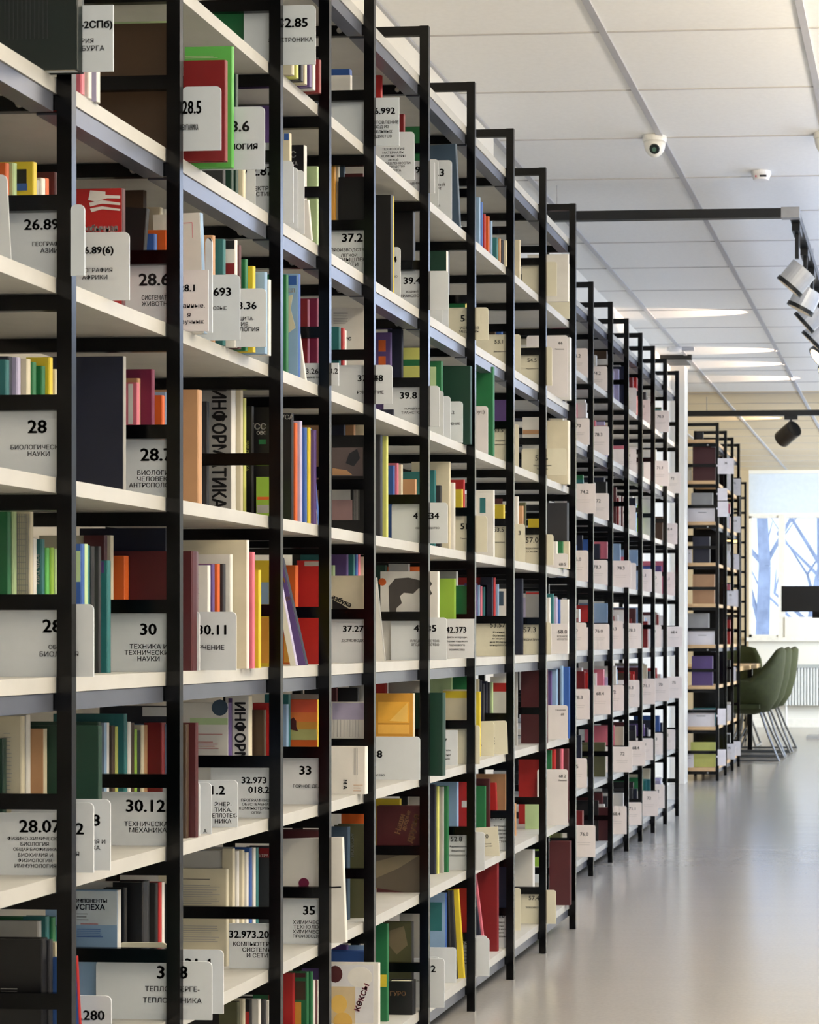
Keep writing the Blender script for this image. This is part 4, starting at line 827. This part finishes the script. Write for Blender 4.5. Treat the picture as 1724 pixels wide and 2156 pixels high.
# ------------------------------------------------------------------ far furniture
m_grn = mat((44,50,11), .85, noise=.15, scale=30, key='green_fabric'); m_leg = mat((120,122,124), .3, .8, key='chair_metal')
def chair(px, Y, label, rz, first=[None]):
    t = empty('dining_chair', (Xat(px, Y), Y, 0), rz); t.scale = (1.12, 1.12, 1.03); tag(t, label, 'chair', 'green upholstered chairs at the far table')
    # shell: back at +X, seat toward -X
    prof = [(-.24,.40),(-.16,.385),(.02,.375),(.13,.40),(.19,.50),(.225,.64),(.24,.78),(.245,.87)]
    v = []; f_ = []; n = 9; th = .035
    bm = MB()
    rows = []
    for j, (x, z) in enumerate(prof):
        hw_ = [.20,.235,.25,.25,.245,.235,.215,.18][j]; curl = [.0,.015,.05,.12,.16,.14,.07,.03][j]
        row = []
        for k in range(n):
            u = -1+2*k/(n-1); row.append((x - curl*abs(u)**2.5*(1 if j >= 2 else 0), u*hw_, z + ([.10,.20,.25,.22,.12,.03,0,-.02][j]*abs(u)**2.6)))
        rows.append(row)
    for side in (0, 1):
        for row in rows: bm.v += [(p[0]+(th if side else 0)*.7, p[1]*(1+.06*side), p[2]-(th if side else 0)*.7) for p in row]
    m = len(rows); N = m*n
    for j in range(m-1):
        for k in range(n-1):
            a_ = j*n+k; bm.f.append((a_, a_+1, a_+n+1, a_+n)); bm.f.append((N+a_, N+a_+n, N+a_+n+1, N+a_+1)); bm.m += [0, 0]
    for j in range(m-1):
        bm.f.append((j*n, (j+1)*n, N+(j+1)*n, N+j*n)); bm.f.append((j*n+n-1, N+j*n+n-1, N+(j+1)*n+n-1, (j+1)*n+n-1)); bm.m += [0, 0]
    for k in range(n-1):
        bm.f.append((k, N+k, N+k+1, k+1)); e = (m-1)*n; bm.f.append((e+k, e+k+1, N+e+k+1, N+e+k)); bm.m += [0, 0]
    sh = bm.build('shell', m_grn, t, smooth=True)
    MB().box(-.20, .10, -.19, .19, .40, .435).build('seat_cushion', m_grn, t)
    for sx, sy in ((-1,-1),(-1,1),(1,-1),(1,1)):
        MB().path([(sx*.10, sy*.10, .37), (sx*.14+.02, sy*.16, .20), (sx*.22+.02, sy*.22, .006)], .009).build('leg', m_leg, t)
    for sy in (-.22, .22): MB().path([(-.2,sy,.012),(.24,sy,.012)], .009).build('floor_runner', m_leg, t)
chair(1574, 15.0, 'nearest green shell chair beside the far wooden table', 0)
chair(1590, 15.6, 'middle green shell chair in the row at the table', 0)
chair(1607, 16.25, 'rightmost green shell chair, farthest in the row', 0)
chair(1538, 16.85, 'green chair at the far end of the table', math.pi/2)
ty = 15.25; t = empty('table', (Xat(1540, ty)-.15, ty, 0)); tag(t, 'light wood table with green chairs near the window', 'table')
MB().box(-.45, .30, -.9, .9, .715, .75).build('table_top', mat((214,180,130), .4, noise=.1, scale=5, key='table_wood'), t)
for sx in (-.4, .22):
    for sy in (-.82, .82): MB().box(sx-.02, sx+.02, sy-.02, sy+.02, 0, .715).build('leg', m_blk, t)
# monitor on a stand
ym = 18.3; xm = Xat(1645, ym); zm0 = Zat(1288, xm, ym); zm1 = Zat(1234, xm, ym)
t = empty('monitor', (xm+.4, ym, 0)); tag(t, 'wide black monitor on a stand before the far window', 'monitor')
MB().box(-.4, .5, -.02, .03, zm0, zm1).build('screen', mat((16,17,19), .25, key='screen_black'), t)
MB().box(.07, .13, .03, .06, .02, zm1-.05).build('stand_pole', m_conn, t); MB().box(-.15, .35, -.15, .2, 0, .025).build('stand_base', m_conn, t)
MB().box(-.10, .5, -.03, .04, zm0-.06, zm0).build('lower_bar', m_blk, t)
# twin glowing bars standing in for a lamp reflection, on an added arm
yl = 16.0; xl = Xat(1540, yl); t = empty('lamp_reflection', (xl, yl, Zat(1132, xl, yl))); tag(t, 'two glowing warm bars imitating a lamp reflection beside the end unit', 'lamp reflection')
ml = mat((255,222,150), .5, emit=1.6, key='reflection_glow')
MB().box(-.055, .04, 0, .02, .012, .03).build('reflection_bar', ml, t); MB().box(-.055, .065, 0, .02, -.042, -.02).build('reflection_bar', ml, t)
MB().box(-.60, -.04, .02, .035, -.035, .022).build('added_arm', m_blk, t)
# hanging signs on the small end unit
for (xa, xb, ya, yb, lab, tx) in [(1511,1545,965,998,'white square sign sticking out near top of the end unit','36'),(1511,1531,1028,1054,'upper small pale tag on side of the end unit',None),(1511,1533,1056,1088,'lower pale tag on side of the end unit, below another',None),(1511,1528,1492,1526,'white tag low on the end unit beside the chairs',None),(1511,1528,1578,1612,'white tag at the foot of the end unit',None)]:
    Ys_ = YC[0]-.02; x0, x1 = Xat(xa, Ys_), Xat(xb, Ys_); z0, z1 = Zat(yb, x0, Ys_), Zat(ya, x0, Ys_)
    o = MB().box(0, x1-x0, -.002, .0, 0, z1-z0).box(-.01, .012, -.001, .02, (z1-z0)*.5, (z1-z0)*.6).build('hanging_sign', mat((226,220,222), .5), None, (x0, Ys_, z0))
    if tx: letter(o, tx, (x1-x0)*.5, (z1-z0)*.7, .015, m_ink, y=-.003)
    tag(o, lab, 'sign', 'signs on the small end unit')
